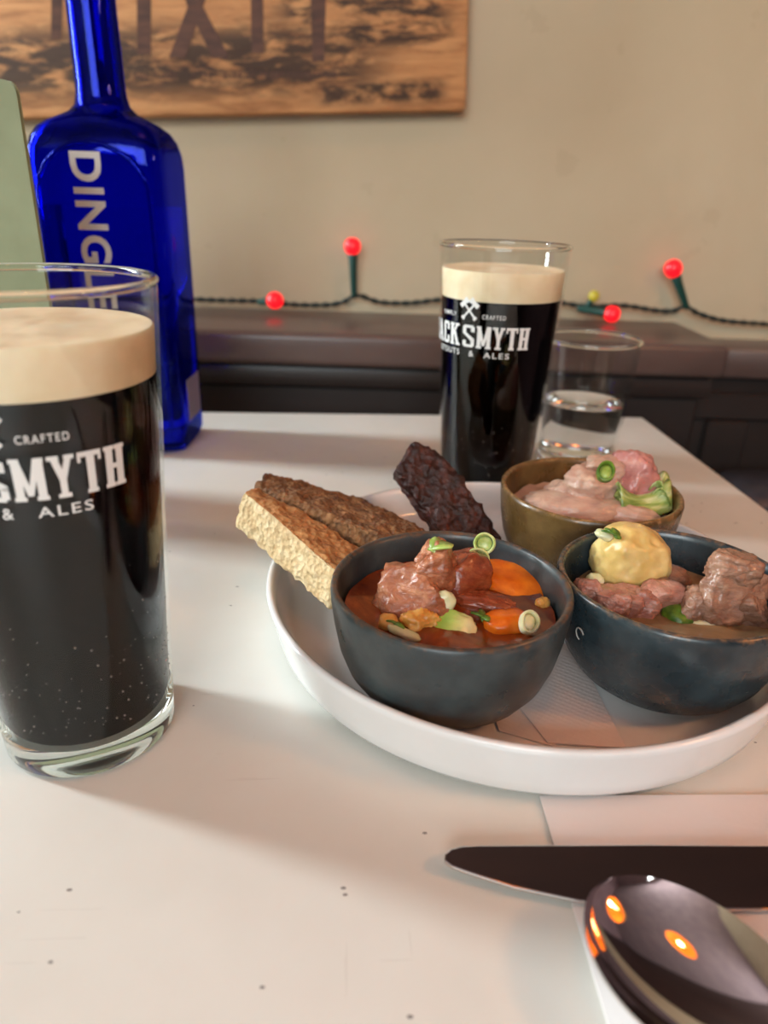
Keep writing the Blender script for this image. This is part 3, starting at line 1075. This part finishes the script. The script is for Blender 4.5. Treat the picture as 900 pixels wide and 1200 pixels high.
liq = [(a - .0003, b - .0003, n, z) for a, b, n, z in inn if z < lev - .005]
liq[0] = (liq[0][0], liq[0][1], liq[0][2], liq[0][3] + .0003)
liq.append((.0395, .0287, 7.5, lev))
v_, f_ = loft([sq_ring(*q) for q in liq])
link('gin', v_, f_, M['gin'], bottle, True, 50)
# arched moulding on the front face
ap = [(-.0345, .012)] + [(-.0345, z) for z in (.05, .10, .160)] + [(.0345 * cos(radians(a)), .168 + .030 * sin(radians(a))) for a in range(170, 5, -10)] + [(.0345, z) for z in (.160, .10, .05)] + [(.0345, .012)]
v_, f_ = tube_data([(x, -.0319, z) for x, z in ap], 0.0014, 8)
link('arch_moulding', v_, f_, M['blue_glass'], bottle, True, 60)
# lettering reading downwards on the front
v_, f_ = font_polys('DINGLE', None, 0.0192, 1.12, 0.026)
p0 = at(79, 177, Y=BY - .0325)
p0 = Vector((at(98, 177, Y=BY - .0325).x + .0098 - BX, -.0328, p0.z))
# baseline faces left: text x runs down, text y runs to the right
wdt = max(x for x, y in v_)
goal = at(79, 177, Y=BY - .0325).z - at(110, 308, Y=BY - .0325).z          # D to G
kx = 0.87 * goal / (wdt * 0.60)
vs = [(p0.x - .0192 + y, p0.y, p0.z - x * kx) for x, y in v_]
link('printed_name', vs, f_, M['print'], bottle, smooth=False)
box('side_label', (.0429, -.016, .02), (.0433, .016, .05), M['bottle_label'], bottle)
v_, f_ = lathe([(0, .2925), (.0165, .2925), (.0175, .294), (.0175, .318), (.0165, .320), (0, .320)], 40)
link('stopper', v_, f_, M['bottle_cap'], bottle, True, 40)

# ------------------------------------------------------------------ menu card (folded, standing in a V)
cr_ = at(48, 305, Y=0.38)
card = thing('menu_card', 'sage green folded menu card standing in front of the blue bottle', 'menu', (cr_.x + .001, 0.38, 0.0003))
top_z = at(10, 94, Y=0.38).z


def card_leaf(rotz, loc):
    rr, n = 0.006, 6
    w_, h_ = 0.115, top_z
    out = [(0, 0), (-w_, 0), (-w_, h_)] + [(-rr + rr * cos(radians(90 - 90 * i / n)), h_ - rr + rr * sin(radians(90 - 90 * i / n))) for i in range(n + 1)]
    return prism('leaf', out, -0.0006, 0.0006, M['card'], card, 0.0, loc=loc, rot=(pi / 2, 0, rotz))


card_leaf(0.04, (0, 0, 0))
card_leaf(-0.46, (0.0, 0.0016, 0))

# ------------------------------------------------------------------ plate
PLX, PLY, PLR, PLB, PLZ = 0.0602, 0.2745, 0.1092, 0.1042, 0.0247
prof = [(0, .0022), (.086, .0022), (.089, .0002), (.094, .0), (.1000, .0002), (.1026, .0012), (.1041, .0034), (.1052, .0075), (.1070, .015), (.1086, .0215), (PLR, .0238), (PLR - .0006, PLZ - .0001), (PLR - .0018, PLZ), (PLR - .0030, PLZ - .0008), (.1052, .018), (.1030, .0115), (.1005, .0082), (.0965, .0066), (.090, .0062), (0, .0062)]
v_, f_ = lathe(prof, 128)
plate = tag(link('dinner_plate', v_, f_, M['plate'], None, True, 60, loc=(PLX, PLY, 0.0013)), 'round white plate with an upright rim holding three bowls', 'plate')
PF = 0.0013 + 0.0062          # plate floor

# paper napkin folded under the front bowl
nq = [at(x, y, z=PF) for x, y in ((733, 879), (640, 872), (560, 838), (520, 790), (600, 740), (668, 752))]
cen = sum(nq, Vector()) / len(nq)
nap2 = thing('paper_napkin', 'embossed paper napkin folded on the plate under the orange stew bowl', 'napkin', (cen.x, cen.y, PF + .0002))
P2 = lambda x, y: tuple((at(x, y, z=PF) - cen)[:2])
prism('folded_sheet', [P2(641, 873), P2(733, 879), P2(712, 838), P2(694, 800), P2(672, 762), P2(640, 745), P2(560, 770)], 0.0004, 0.0010, M['napkin_emb'], nap2, 0.0002)
prism('under_sheet', [P2(652, 877), P2(585, 858), P2(560, 780), P2(640, 760)], 0.0, 0.0004, M['napkin_emb'], nap2)

# ------------------------------------------------------------------ bowls
bowl_prof = [(0, .0012), (.019, .0012), (.0205, 0), (.0245, 0), (.0272, .0012), (.0322, .0052), (.0365, .0115), (.0393, .0190), (.0411, .0285), (.0421, .0370), (.0423, .0405), (.0420, .0420), (.0413, .0427), (.0404, .0425), (.0396, .0416), (.0392, .0395), (.0386, .031), (.0366, .021), (.032, .0125), (.025, .0085), (0, .0072)]


def bowl(loc, label, mat):
    b = thing('stew_bowl', label, 'bowl', loc)
    v_, f_ = lathe(bowl_prof, 96)
    rnd_o = Vector((loc[0] * 90, loc[1] * 70, 0))
    v_ = [Vector(q) + Vector((q[0], q[1], 0)) * 0.012 * noise.noise(Vector(q) * 25 + rnd_o) for q in v_]
    link('bowl_body', v_, f_, mat, b, True, 60)
    return b


BZ = PF + 0.0013
B1, B2, B3 = (0.0243, 0.2205), (0.1078, 0.2322), (0.0980, 0.3190)
bowl((*B1, BZ), 'dark slate glazed bowl holding the orange stew with carrot', M['slate'])
b2 = bowl((*B2, PF + .0001), 'dark blue-grey glazed bowl holding the round potato and lamb', M['slate2'])
bowl((*B3, PF + .0001), 'olive brown glazed bowl holding the pale pink ham', M['olive'])
# maker's curl on the outside of the potato bowl
vs, fs = [], []
cth = radians(206)
pathm = []
for i in range(15):
    a = radians(20 + i * 17)
    z = .0280 + .0026 * sin(a)
    r = .0399 + (z - .02) * .19 + .0006
    th = cth + .0019 * cos(a) / .04
    pathm.append((r * cos(th), r * sin(th), z))
v_, f_ = tube_data(pathm, 0.00028, 6)
mk = link('makers_mark', v_, f_, M['stone'], b2)
mk['label'] = 'pale curled mark'


def fill(name, label, cat, B, z, mat, seed, amp=0.0006, zb=0.0004):
    """surface of the stew: a lens that fills the bowl up to z"""
    rings, segs = 10, 48
    prof = [(0, .0080), (.0245, .0094), (.0312, .0136), (.0352, .0212), (.0364, .0250), (.0372, z - .001), (.0374, z)] + [(.0374 * (1 - i / rings), z - .0002) for i in range(1, rings)] + [(0, z - .0002)]
    v_, f_ = lathe(prof, segs)
    o = Vector((seed, seed * 2, 0))
    v_ = [Vector(q) + (Vector((0, 0, amp * 2 * noise.noise(Vector(q) * 110 + o))) if q[2] > z - .0008 else Vector()) for q in v_]
    return tag(link(name, v_, f_, mat, None, True, 60, loc=(*B, PF + zb)), label, cat)


fill('stew_gravy', 'glossy reddish brown gravy in the slate bowl with carrot', 'stew', B1, .0312, M['stew'], 3, zb=.0016)
fill('lamb_broth', 'pale brown broth around the lamb and round potato', 'stew', B2, .0270, M['lamb_broth'], 5)
fill('cream_sauce', 'pale pinkish creamy sauce in the olive brown bowl', 'sauce', B3, .0305, M['cream_sauce'], 8, .0012)

R3 = lambda a, b, c: (radians(a), radians(b), radians(c))


def food(px, py, z, name, label, cat, size, rot, mat, seed, **kw):
    return chunk(name, label, cat, size, at(px, py, z=z), R3(*rot), mat, seed, **kw)


def lumpy(px, py, z, name, label, cat, lumps, rot, mat):
    """one ragged piece grown from several fused lumps: (size, offset, rotation, seed)"""
    bm = bmesh.new()
    for size, off, rt, seed in lumps:
        me = chunk_mesh(size, seed, 5, 3.2, .15, 1.7, .05, 0, 3)
        me.transform(Matrix.Translation(off) @ Matrix.Rotation(radians(rt[2]), 4, 'Z') @ Matrix.Rotation(radians(rt[1]), 4, 'Y') @ Matrix.Rotation(radians(rt[0]), 4, 'X'))
        bm.from_mesh(me)
        bpy.data.meshes.remove(me)
    me = bpy.data.meshes.new(name)
    bm.to_mesh(me)
    bm.free()
    return tag(link_mesh(name, me, mat, None, True, None, at(px, py, z=z), R3(*rot)), label, cat)


# --- orange stew
lumpy(487, 697, .0435, 'beef_chunk', 'reddish brown beef chunk topped with a sprig of green, in the orange stew', 'meat',
      [((.026, .022, .022), (0, 0, 0), (10, -20, -12), 21), ((.017, .015, .019), (.007, .004, .009), (0, -25, 20), 22), ((.014, .014, .013), (-.0095, -.001, -.003), (0, 10, 0), 23), ((.016, .012, .012), (.002, -.007, -.006), (0, 0, 20), 24)], (0, 0, 0), M['beef'])
food(536, 680, .0430, 'beef_chunk', 'glazed dark brown beef chunk between the topped beef chunk and the carrot', 'meat', (.021, .020, .026), (0, 25, 30), M['beef_dark'], 33, e=3.0, amp=.12, fine=.03, cuts=3)
food(596, 690, .0365, 'carrot_chunk', 'large bright orange carrot chunk in the gravy against the slate bowl wall', 'carrot', (.031, .024, .016), (8, 6, -28), M['carrot'], 12, e=2.6, amp=.07, fine=.015)
food(594, 733, .0390, 'carrot_chunk', 'small orange carrot piece beside the pale spring onion ring', 'carrot', (.018, .013, .010), (0, 0, 10), M['carrot'], 18, e=2.6, amp=.08, fine=.02)
food(495, 731, .0375, 'potato_chunk', 'yellow orange stewed potato piece below the beef in the slate bowl', 'potato', (.018, .015, .014), (0, 0, 20), M['potato_stewed'], 41, sub=5, e=3.0, amp=.2, fine=.08, cuts=3)
food(455, 730, .0410, 'potato_chunk', 'tiny pale potato crumb at the rim of the slate bowl', 'potato', (.007, .007, .006), (0, 0, 0), M['potato_stewed'], 43, sub=3)
food(528, 737, .0385, 'spring_onion_piece', 'broad green to white spring onion piece in front of the beef', 'spring onion', (.0170, .0135, .0056), (34, 8, -24), M['green_fade'], 5, sub=5, e=2.8, amp=.12, fine=.04)


food(566, 708, .0400, 'beef_chunk', 'thin dark glazed beef strip in the gravy below the carrot', 'meat', (.024, .010, .008), (0, 0, -16), M['beef_dark'], 37, sub=5, e=2.5, amp=.2, fine=.06)
food(636, 708, .0405, 'potato_chunk', 'small soft potato scrap between the carrot and the slate bowl wall', 'potato', (.0055, .0045, .005), (0, 0, 50), M['potato_stewed'], 47, sub=4, e=2.5, amp=.25)
food(474, 742, .0412, 'onion_piece', 'pale onion sliver in gravy beside the yellow orange potato piece', 'onion', (.012, .004, .003), (0, 10, -20), M['onion_pale'], 49, sub=3, e=2.4, amp=.15)


def onion_ring(px, py, z, label, r, h, rot, mat, squash=1.0, name='spring_onion_ring', core=None):
    v_, f_ = lathe([(r, -h / 2), (r * 1.03, 0), (r, h / 2), (r * .86, h / 2 + .0002), (r * .74, h * .3), (r * .72, -h * .3), (r * .86, -h / 2)], 28, True)
    o = Vector((px, py, 0))
    v_ = [Vector((q[0] * squash, q[1], q[2])) * (1 + .08 * noise.noise(Vector(q) * 300 + o)) for q in v_]
    root = tag(link(name, v_, f_, mat, None, True, 50, loc=at(px, py, z=z), rot=R3(*rot)), label, 'spring onion')
    v_, f_ = lathe([(0, -h * .3), (r * .45, -h * .35), (r * .66, -h * .2), (r * .7, h * .1), (r * .4, h * .3), (0, h * .28)], 20)
    c_ = link('ring_core', [Vector((q[0] * squash, q[1], q[2])) for q in v_], f_, core or M['onion_pale'], root, True)
    return root


onion_ring(559, 656, .0500, 'pale green spring onion ring leaning on the carrot, lower of the two stacked', .0046, .0032, (62, 0, 14), M['green_soft'], core=M['green_soft'])
onion_ring(568, 637, .0545, 'pale green spring onion ring standing on top of the other ring', .0041, .0036, (58, 14, -22), M['green_soft'], core=M['green_soft'])
onion_ring(620, 729, .0440, 'pale spring onion ring floating near the slate bowl rim beside the carrot', .0042, .0026, (40, 25, 0), M['onion_pale'], .8)


def leafy(px, py, z, label, mat, seed, n=3, L=.007, w=.003, cat='herb', name='herb_sprig', flat=0.4, loc=None):
    """a few short curled leaf strips springing from one point"""
    rnd = random.Random(seed)
    root = thing(name, label, cat, loc or at(px, py, z=z))
    for i in range(n):
        a = rnd.uniform(0, 2 * pi)
        el = rnd.uniform(0.1, flat)
        ln = L * rnd.uniform(.7, 1.1)
        vs, fs = [], []
        m = 6
        for k in range(m + 1):
            s = k / m
            wd = w * (0.35 + 0.65 * sin(pi * min(1, s * .9 + .1)))
            c0 = Vector((cos(a) * ln * (s - .25), sin(a) * ln * (s - .25), sin(el) * ln * s + .0006 * sin(s * pi)))
            sd = Vector((-sin(a), cos(a), 0.25))
            for dz in (0, .0006):
                vs += [c0 - sd * wd / 2 + Vector((0, 0, dz)), c0 + sd * wd / 2 + Vector((0, 0, dz))]
        for k in range(m):
            b = k * 4
            fs += [(b, b + 1, b + 5, b + 4), (b + 2, b + 6, b + 7, b + 3), (b, b + 4, b + 6, b + 2), (b + 1, b + 3, b + 7, b + 5)]
        fs += [(0, 2, 3, 1), (m * 4, m * 4 + 1, m * 4 + 3, m * 4 + 2)]
        link('leaf', vs, fs, mat, root, True)
    return root


leafy(508, 643, .0588, 'bright green spring onion shreds on top of the beef chunk', M['green'], 4, 5, .009, .0042, 'spring onion', 'spring_onion_shred', loc=at(487, 697, z=.0435) + Vector((.006, .002, .0172)))
leafy(566, 726, .0405, 'small dark green herb leaf in the orange gravy', M['green_dark'], 6, 3, .007, .0028)
leafy(464, 733, .0420, 'thin dark green herb shred by the yellow potato piece', M['green_dark'], 9, 2, .006, .0015)
food(519, 707, .0450, 'beef_fat', 'pale glistening strip of fat at the lower edge of the beef chunk', 'meat', (.008, .005, .010), (0, 30, 0), M['onion_pale'], 61, sub=3, e=2.4, amp=.15)

# --- lamb and potato
food(738, 654, .0450, 'potato', 'round yellow boiled potato leaning in the blue-grey bowl', 'potato', (.0285, .026, .0265), (0, 20, 15), M['potato'], 71, sub=5, e=2.7, amp=.11, fine=.02)
lumpy(850, 695, .0425, 'lamb_chunk', 'tall brown lamb chunk opposite the round potato', 'meat',
      [((.025, .022, .026), (0, 0, 0), (8, 14, 20), 83), ((.020, .018, .014), (.001, .003, .010), (0, 10, 0), 84), ((.012, .014, .016), (-.011, -.002, -.006), (0, 25, 0), 85), ((.013, .012, .014), (.008, -.006, -.004), (0, 0, 0), 86)], (0, 0, 0), M['lamb'])
food(884, 690, .0445, 'lamb_chunk', 'small curled lamb scrap on the side of the tall lamb chunk', 'meat', (.010, .009, .013), (0, -20, 0), M['lamb'], 87, sub=3, e=2.4, amp=.15)
lumpy(722, 702, .0375, 'lamb_chunk', 'pinkish shredded lamb chunk below the round potato', 'meat',
      [((.020, .016, .014), (0, 0, 0), (0, 10, -12), 91), ((.012, .012, .012), (-.009, .003, .001), (0, 0, 0), 92), ((.012, .011, .013), (.008, -.004, -.001), (0, 20, 0), 93), ((.010, .010, .009), (-.002, -.006, .002), (0, 0, 0), 94)], (0, 0, 0), M['lamb_pink'])
food(772, 702, .0365, 'lamb_chunk', 'pinkish lamb piece between the shredded lamb and the tall lamb chunk', 'meat', (.019, .017, .015), (0, 0, 40), M['lamb_pink'], 95, e=2.8, amp=.2, fine=.05, cuts=2)
food(775, 681, .0355, 'lamb_chunk', 'dark lamb piece at the foot of the round potato, against the far bowl wall', 'meat', (.022, .015, .012), (0, 0, 10), M['lamb'], 99, e=2.6, amp=.15, fine=.05)
food(797, 722, .0340, 'celery_piece', 'soft olive green vegetable piece in the lamb broth', 'vegetable', (.014, .012, .008), (0, 0, 30), M['green_dark'], 103, e=2.4, amp=.12)
food(818, 730, .0330, 'onion_piece', 'pale translucent onion piece in front of the tall lamb chunk', 'onion', (.018, .009, .006), (0, 0, -14), M['onion_pale'], 107, e=2.4, amp=.12)
food(697, 681, .0405, 'onion_piece', 'small cream onion bit at the foot of the potato by the bowl rim', 'onion', (.007, .006, .006), (0, 0, 0), M['onion_pale'], 109, sub=3)
food(709, 627, .0555, 'onion_piece', 'pale onion shred on top of the round potato', 'onion', (.008, .006, .004), (0, 20, 0), M['onion_pale'], 113, sub=3, e=2.3, amp=.15)
leafy(722, 630, .0570, 'dark green herb shred lying on the round potato', M['green_dark'], 16, 3, .008, .0034)

# --- ham
lumpy(690, 570, .0480, 'ham_piece', 'large pale pink ham piece carrying the green ring', 'meat',
      [((.028, .024, .020), (0, 0, 0), (0, 6, 20), 121), ((.018, .018, .013), (-.011, .001, -.004), (0, -20, 0), 122), ((.019, .017, .013), (.006, .001, .008), (0, 5, 0), 123)], (0, 0, 0), M['ham'])
food(737, 563, .0505, 'ham_piece', 'deep pink ham chunk beside the green leek', 'meat', (.025, .022, .030), (0, -10, 0), M['ham_pink'], 127, sub=5, e=2.4, amp=.16, fine=.05, cuts=1)
food(668, 592, .0420, 'ham_piece', 'flat pale ham slice spread over the creamy sauce', 'meat', (.044, .024, .011), (0, 0, -10), M['ham'], 131, e=2.5, amp=.15, fine=.05)
food(728, 600, .0410, 'ham_piece', 'thin pale ham strip lying over the front rim side of the olive bowl', 'meat', (.034, .014, .009), (0, 5, -18), M['ham'], 137, e=2.5, amp=.15, fine=.05)
onion_ring(710, 553, .0630, 'fresh green spring onion ring on the pale ham', .0050, .0030, (46, 12, -20), M['green_dark'], .8, core=M['green'])


def leek(px, py, z, label, L, w, rz, seed, curl=.006):
    """curved overlapping leek strips"""
    root = thing('leek_piece', label, 'leek', at(px, py, z=z), (0, 0, radians(rz)))
    for j in range(3):
        vs, fs = [], []
        m, q = 12, 6
        for i in range(m + 1):
            s = i / m - .5
            for kk in range(q + 1):
                u = kk / q - .5
                x = L * s
                y = w * u * (1 - .5 * abs(s)) + j * .0016 - .0016
                zc = curl * (4 * s * s) * (0.5 + .4 * j) - w * .5 * u * u * 4 + .0012 * j + .0008 * noise.noise(Vector((s * 5, u * 4, seed + j)))
                vs.append((x, y, zc))
        n = len(vs)
        vs += [(x, y, zc + .0008) for x, y, zc in vs]
        W = q + 1
        for i in range(m):
            for kk in range(q):
                a = i * W + kk
                fs.append((a, a + W, a + W + 1, a + 1))
                fs.append((n + a, n + a + 1, n + a + W + 1, n + a + W))
        rim = [i * W for i in range(m + 1)] + [m * W + kk for kk in range(1, W)] + [i * W + q for i in range(m - 1, -1, -1)] + [kk for kk in range(q - 1, 0, -1)]
        for i in range(len(rim)):
            a, b = rim[i], rim[(i + 1) % len(rim)]
            fs.append((a, b, n + b, n + a))
        link('strip', vs, fs, M['leek'], root, True)
    return root


leek(752, 589, .0445, 'green and white leek strips beside the deep pink ham', .026, .011, 12, 1)
leek(776, 577, .0475, 'curled leek strip standing against the olive bowl wall', .016, .010, 62, 2, .004)

# ------------------------------------------------------------------ bread


def slice_mesh(outline, thick, seed, rough=.0012, sub=5):
    """bread slice: outline in xy, thickness z, finely divided and roughened; material 0 top, 1 sides, 2 bottom"""
    bm = bmesh.new()
    vs = [bm.verts.new((x, y, 0)) for x, y in outline]
    f = bm.faces.new(vs)
    r = bmesh.ops.extrude_face_region(bm, geom=[f])
    for e in r['geom']:
        if isinstance(e, bmesh.types.BMVert):
            e.co.z = thick
    bmesh.ops.recalc_face_normals(bm, faces=bm.faces)
    bmesh.ops.bevel(bm, geom=bm.edges[:], offset=.0022, segments=2, affect='EDGES', profile=.6)
    bmesh.ops.triangulate(bm, faces=bm.faces)
    for _ in range(sub):
        long = [e for e in bm.edges if e.calc_length() > .0022]
        if not long:
            break
        bmesh.ops.subdivide_edges(bm, edges=long, cuts=1)
        bmesh.ops.triangulate(bm, faces=[f for f in bm.faces if len(f.verts) > 3])
    bm.normal_update()
    o = Vector((seed * 7.3, seed * 3.1, seed))
    nr = {}
    for v in bm.verts:
        nr[v] = v.normal.copy()
    for v in bm.verts:
        d = rough * (noise.noise(v.co * 160 + o) + .8 * noise.noise(v.co * 420 + o)) + .0014 * noise.noise(v.co * 45 + o)
        v.co += nr[v] * d
    for f in bm.faces:
        f.smooth = True
        f.material_index = 0 if f.normal.z > .55 else (2 if f.normal.z < -.55 else 1)
    me = bpy.data.meshes.new('bread')
    bm.to_mesh(me)
    bm.free()
    return me


def frame(o, x, y):
    """matrix with origin o, x axis along x, y axis towards y"""
    xa = (x - o).normalized()
    n = xa.cross(y - o).normalized()
    ya = n.cross(xa)
    return Matrix(((xa.x, ya.x, n.x, o.x), (xa.y, ya.y, n.y, o.y), (xa.z, ya.z, n.z, o.z), (0, 0, 0, 1)))


def bread(name, label, corners, thick, mats, seed, **kw):
    """corners: world points of the upper face; the slice hangs below it"""
    o = corners[0]
    Mx = frame(o, corners[1], corners[-1])
    inv = Mx.inverted()
    loc = [inv @ c for c in corners]
    me = slice_mesh([(c.x, c.y) for c in loc], thick, seed, **kw)
    for m in mats:
        me.materials.append(m)
    ob = bpy.data.objects.new(name, me)
    C.objects.link(ob)
    ob.matrix_world = Mx @ Matrix.Translation((0, 0, -thick))
    return tag(ob, label, 'bread')


# pale slice: upper face from the far left tip over the rim down to the plate
bread('bread_slice', 'pale crumbly bread slice propped over the white plate rim',
      [at(284, 574, Y=.297), at(398, 672, Y=.243), at(466, 641, Y=.262), at(304, 570, Y=.306)],
      .0175, [M['toast'], M['crumb'], M['crumb']], 3)
bread('bread_slice', 'brown crusty bread slice leaning behind the pale bread slice',
      [at(300, 566, Y=.314), at(474, 640, Y=.266), at(526, 622, Y=.288), at(486, 588, Y=.318), at(430, 567, Y=.336), at(314, 553, Y=.345)],
      .0095, [M['crust'], M['crust'], M['crumb']], 8, rough=.0016)
bread('dark_bread_piece', 'dark reddish brown crusty piece sticking up between bread and the pint behind',
      [at(464, 550, Y=.322), at(536, 652, Y=.298), at(592, 634, Y=.306), at(540, 562, Y=.324), at(510, 526, Y=.332), at(486, 516, Y=.333)],
      .0150, [M['dark_cake'], M['dark_cake'], M['dark_cake']], 14, rough=.0018)

# ------------------------------------------------------------------ napkin, knife, spoon
nl = at(634, 947, z=0)
nap = thing('paper_napkin', 'flat white paper napkin under the knife and spoon', 'napkin', (nl.x, nl.y + .004, 0.0002), (0, 0, 0.045))
prism('top_sheet', [(0, 0), (0, -.19), (.165, -.19), (.165, 0)], .0007, .0012, M['napkin'], nap, .0002)
prism('under_sheet', [(.0006, -.0006), (.0006, -.19), (.166, -.19), (.166, -.0004)], 0, .0006, M['napkin'], nap, .0002)

NZ = .0015
kt = at(520, 1012, z=NZ + .002)
kd = at(900, 1000, z=NZ + .002) - at(560, 999, z=NZ + .002)
ka = math.atan2(kd.y, kd.x)
knife = thing('table_knife', 'steel table knife lying across the napkin under the spoon', 'knife', (kt.x, kt.y, NZ + .0008), (radians(4.5), 0, ka))
blade = [(0, 0), (.0004, .0022), (.0022, .0038), (.0055, .0047), (.010, .0050), (.06, .0054), (.105, .0052), (.108, -.004), (.106, -.0105), (.095, -.0142), (.06, -.0140), (.035, -.0118), (.018, -.0078), (.008, -.0042), (.002, -.0018)]
blade = [(x, y + .0) for x, y in blade]
prism('blade', blade, .0012, .0026, M['steel'], knife, .0004, angle=12)
handle = [(.107, .0038), (.125, .0036), (.19, .0062), (.203, .0048), (.208, 0), (.203, -.0055), (.19, -.0072), (.125, -.0058), (.107, -.0058)]
prism('handle', handle, 0, .0055, M['steel'], knife, .0018, segs=3)

# spoon: bowl is a dished egg shape, rim line at z = sr
SPZ = .0152
tipp = at(699, 1037, z=SPZ)
spd = Vector((0.625, -0.78, 0)).normalized()
spoon = thing('spoon', 'shiny steel spoon lying with its bowl upward on the knife', 'spoon', (tipp.x, tipp.y, SPZ), (0, 0, math.atan2(spd.y, spd.x)))
SL, SWD, SD = .064, .0405, .0098


def spoon_half(s):
    """half width at fraction s from tip (0) to neck (1)"""
    return SWD / 2 * (sin(pi * min(1, s) ** .80) ** .62 if 0 < s < 1 else 0)


rows, cols = 36, 24
vs, fs = [], []
for side in (0, 1):
    for i in range(rows + 1):
        s = 0.5 - 0.5 * cos(pi * i / rows)
        s = min(max(s, .0008), .985)
        hw = max(spoon_half(s), .0016)
        for j in range(cols + 1):
            u = -1 + 2 * j / cols
            dep = SD * (sin(pi * s ** .85) ** .75) * (1 - abs(u) ** 2.3)
            lift = .0030 * s ** 3
            vs.append((SL * s, hw * u, -dep + lift - (.0011 if side else 0) * (1 if side else 0)))
n = (rows + 1) * (cols + 1)
W = cols + 1
for i in range(rows):
    for j in range(cols):
        a = i * W + j
        fs.append((a, a + 1, a + W + 1, a + W))
        fs.append((n + a, n + a + W, n + a + W + 1, n + a + 1))
rim = [i * W for i in range(rows + 1)] + [rows * W + j for j in range(1, W)] + [i * W + cols for i in range(rows - 1, -1, -1)] + [j for j in range(cols - 1, 0, -1)]
for i in range(len(rim)):
    a, b = rim[i], rim[(i + 1) % len(rim)]
    fs.append((a, b, n + b, n + a))
link('spoon_bowl', vs, fs, M['steel_spoon'], spoon, True, 70)
hp = [(SL - .004, .0018), (SL + .01, .0045), (SL + .03, .006), (SL + .06, .003), (SL + .09, -.004), (SL + .115, -.0115)]
hw = [.0042, .0032, .0030, .0040, .0062, .0068]
vs, fs = [], []
for (x, z), w_ in zip(hp, hw):
    vs += [(x, -w_, z - .0012), (x, w_, z - .0012), (x, w_, z + .0008), (x, -w_, z + .0008)]
for i in range(len(hp) - 1):
    a = i * 4
    for j in range(4):
        fs.append((a + j, a + (j + 1) % 4, a + 4 + (j + 1) % 4, a + 4 + j))
fs += [(0, 1, 2, 3), tuple(len(vs) - 4 + i for i in (3, 2, 1, 0))]
link('spoon_handle', vs, fs, M['steel_spoon'], spoon, True, 40)

# ------------------------------------------------------------------ pendant lamp over the right of the table
def pendant(loc, label, energy):
    lamp = thing('pendant_lamp', label, 'lamp', loc, group='pendant lamps')
    v_, f_ = lathe([(.015, .18), (.04, .17), (.10, .12), (.15, .03), (.16, 0), (.158, 0), (.148, .03), (.098, .117), (.038, .166), (.015, .176)], 48, True)
    link('shade', v_, f_, M['lamp_inner'], lamp, True, 60)
    v_, f_ = lathe([(0, -.0), (.02, .006), (.031, .025), (.028, .05), (.016, .075), (.014, .10), (0, .10)], 32)
    link('bulb', v_, f_, M['lamp_glow'], lamp, True)
    v_, f_ = tube_data([(0, 0, .176), (0, 0, .3), (0, 0, RZ1 - loc[2])], .003, 8)
    link('cord', v_, f_, M['cable'], lamp)
    pl = bpy.data.lights.new('pendant_light', 'POINT')
    pl.energy = energy
    pl.color = (1.0, 0.52, 0.24)
    pl.shadow_soft_size = 0.035
    plo = bpy.data.objects.new('pendant_light', pl)
    C.objects.link(plo)
    plo.parent = lamp
    plo.location = (0, 0, -0.04)


pendant((0.60, 0.02, 0.52), 'amber pendant lamp hanging low beside the table edge', 3.3)
pendant((0.05, 0.02, 1.12), 'amber pendant lamp hanging high over the middle of the table', 1.3)
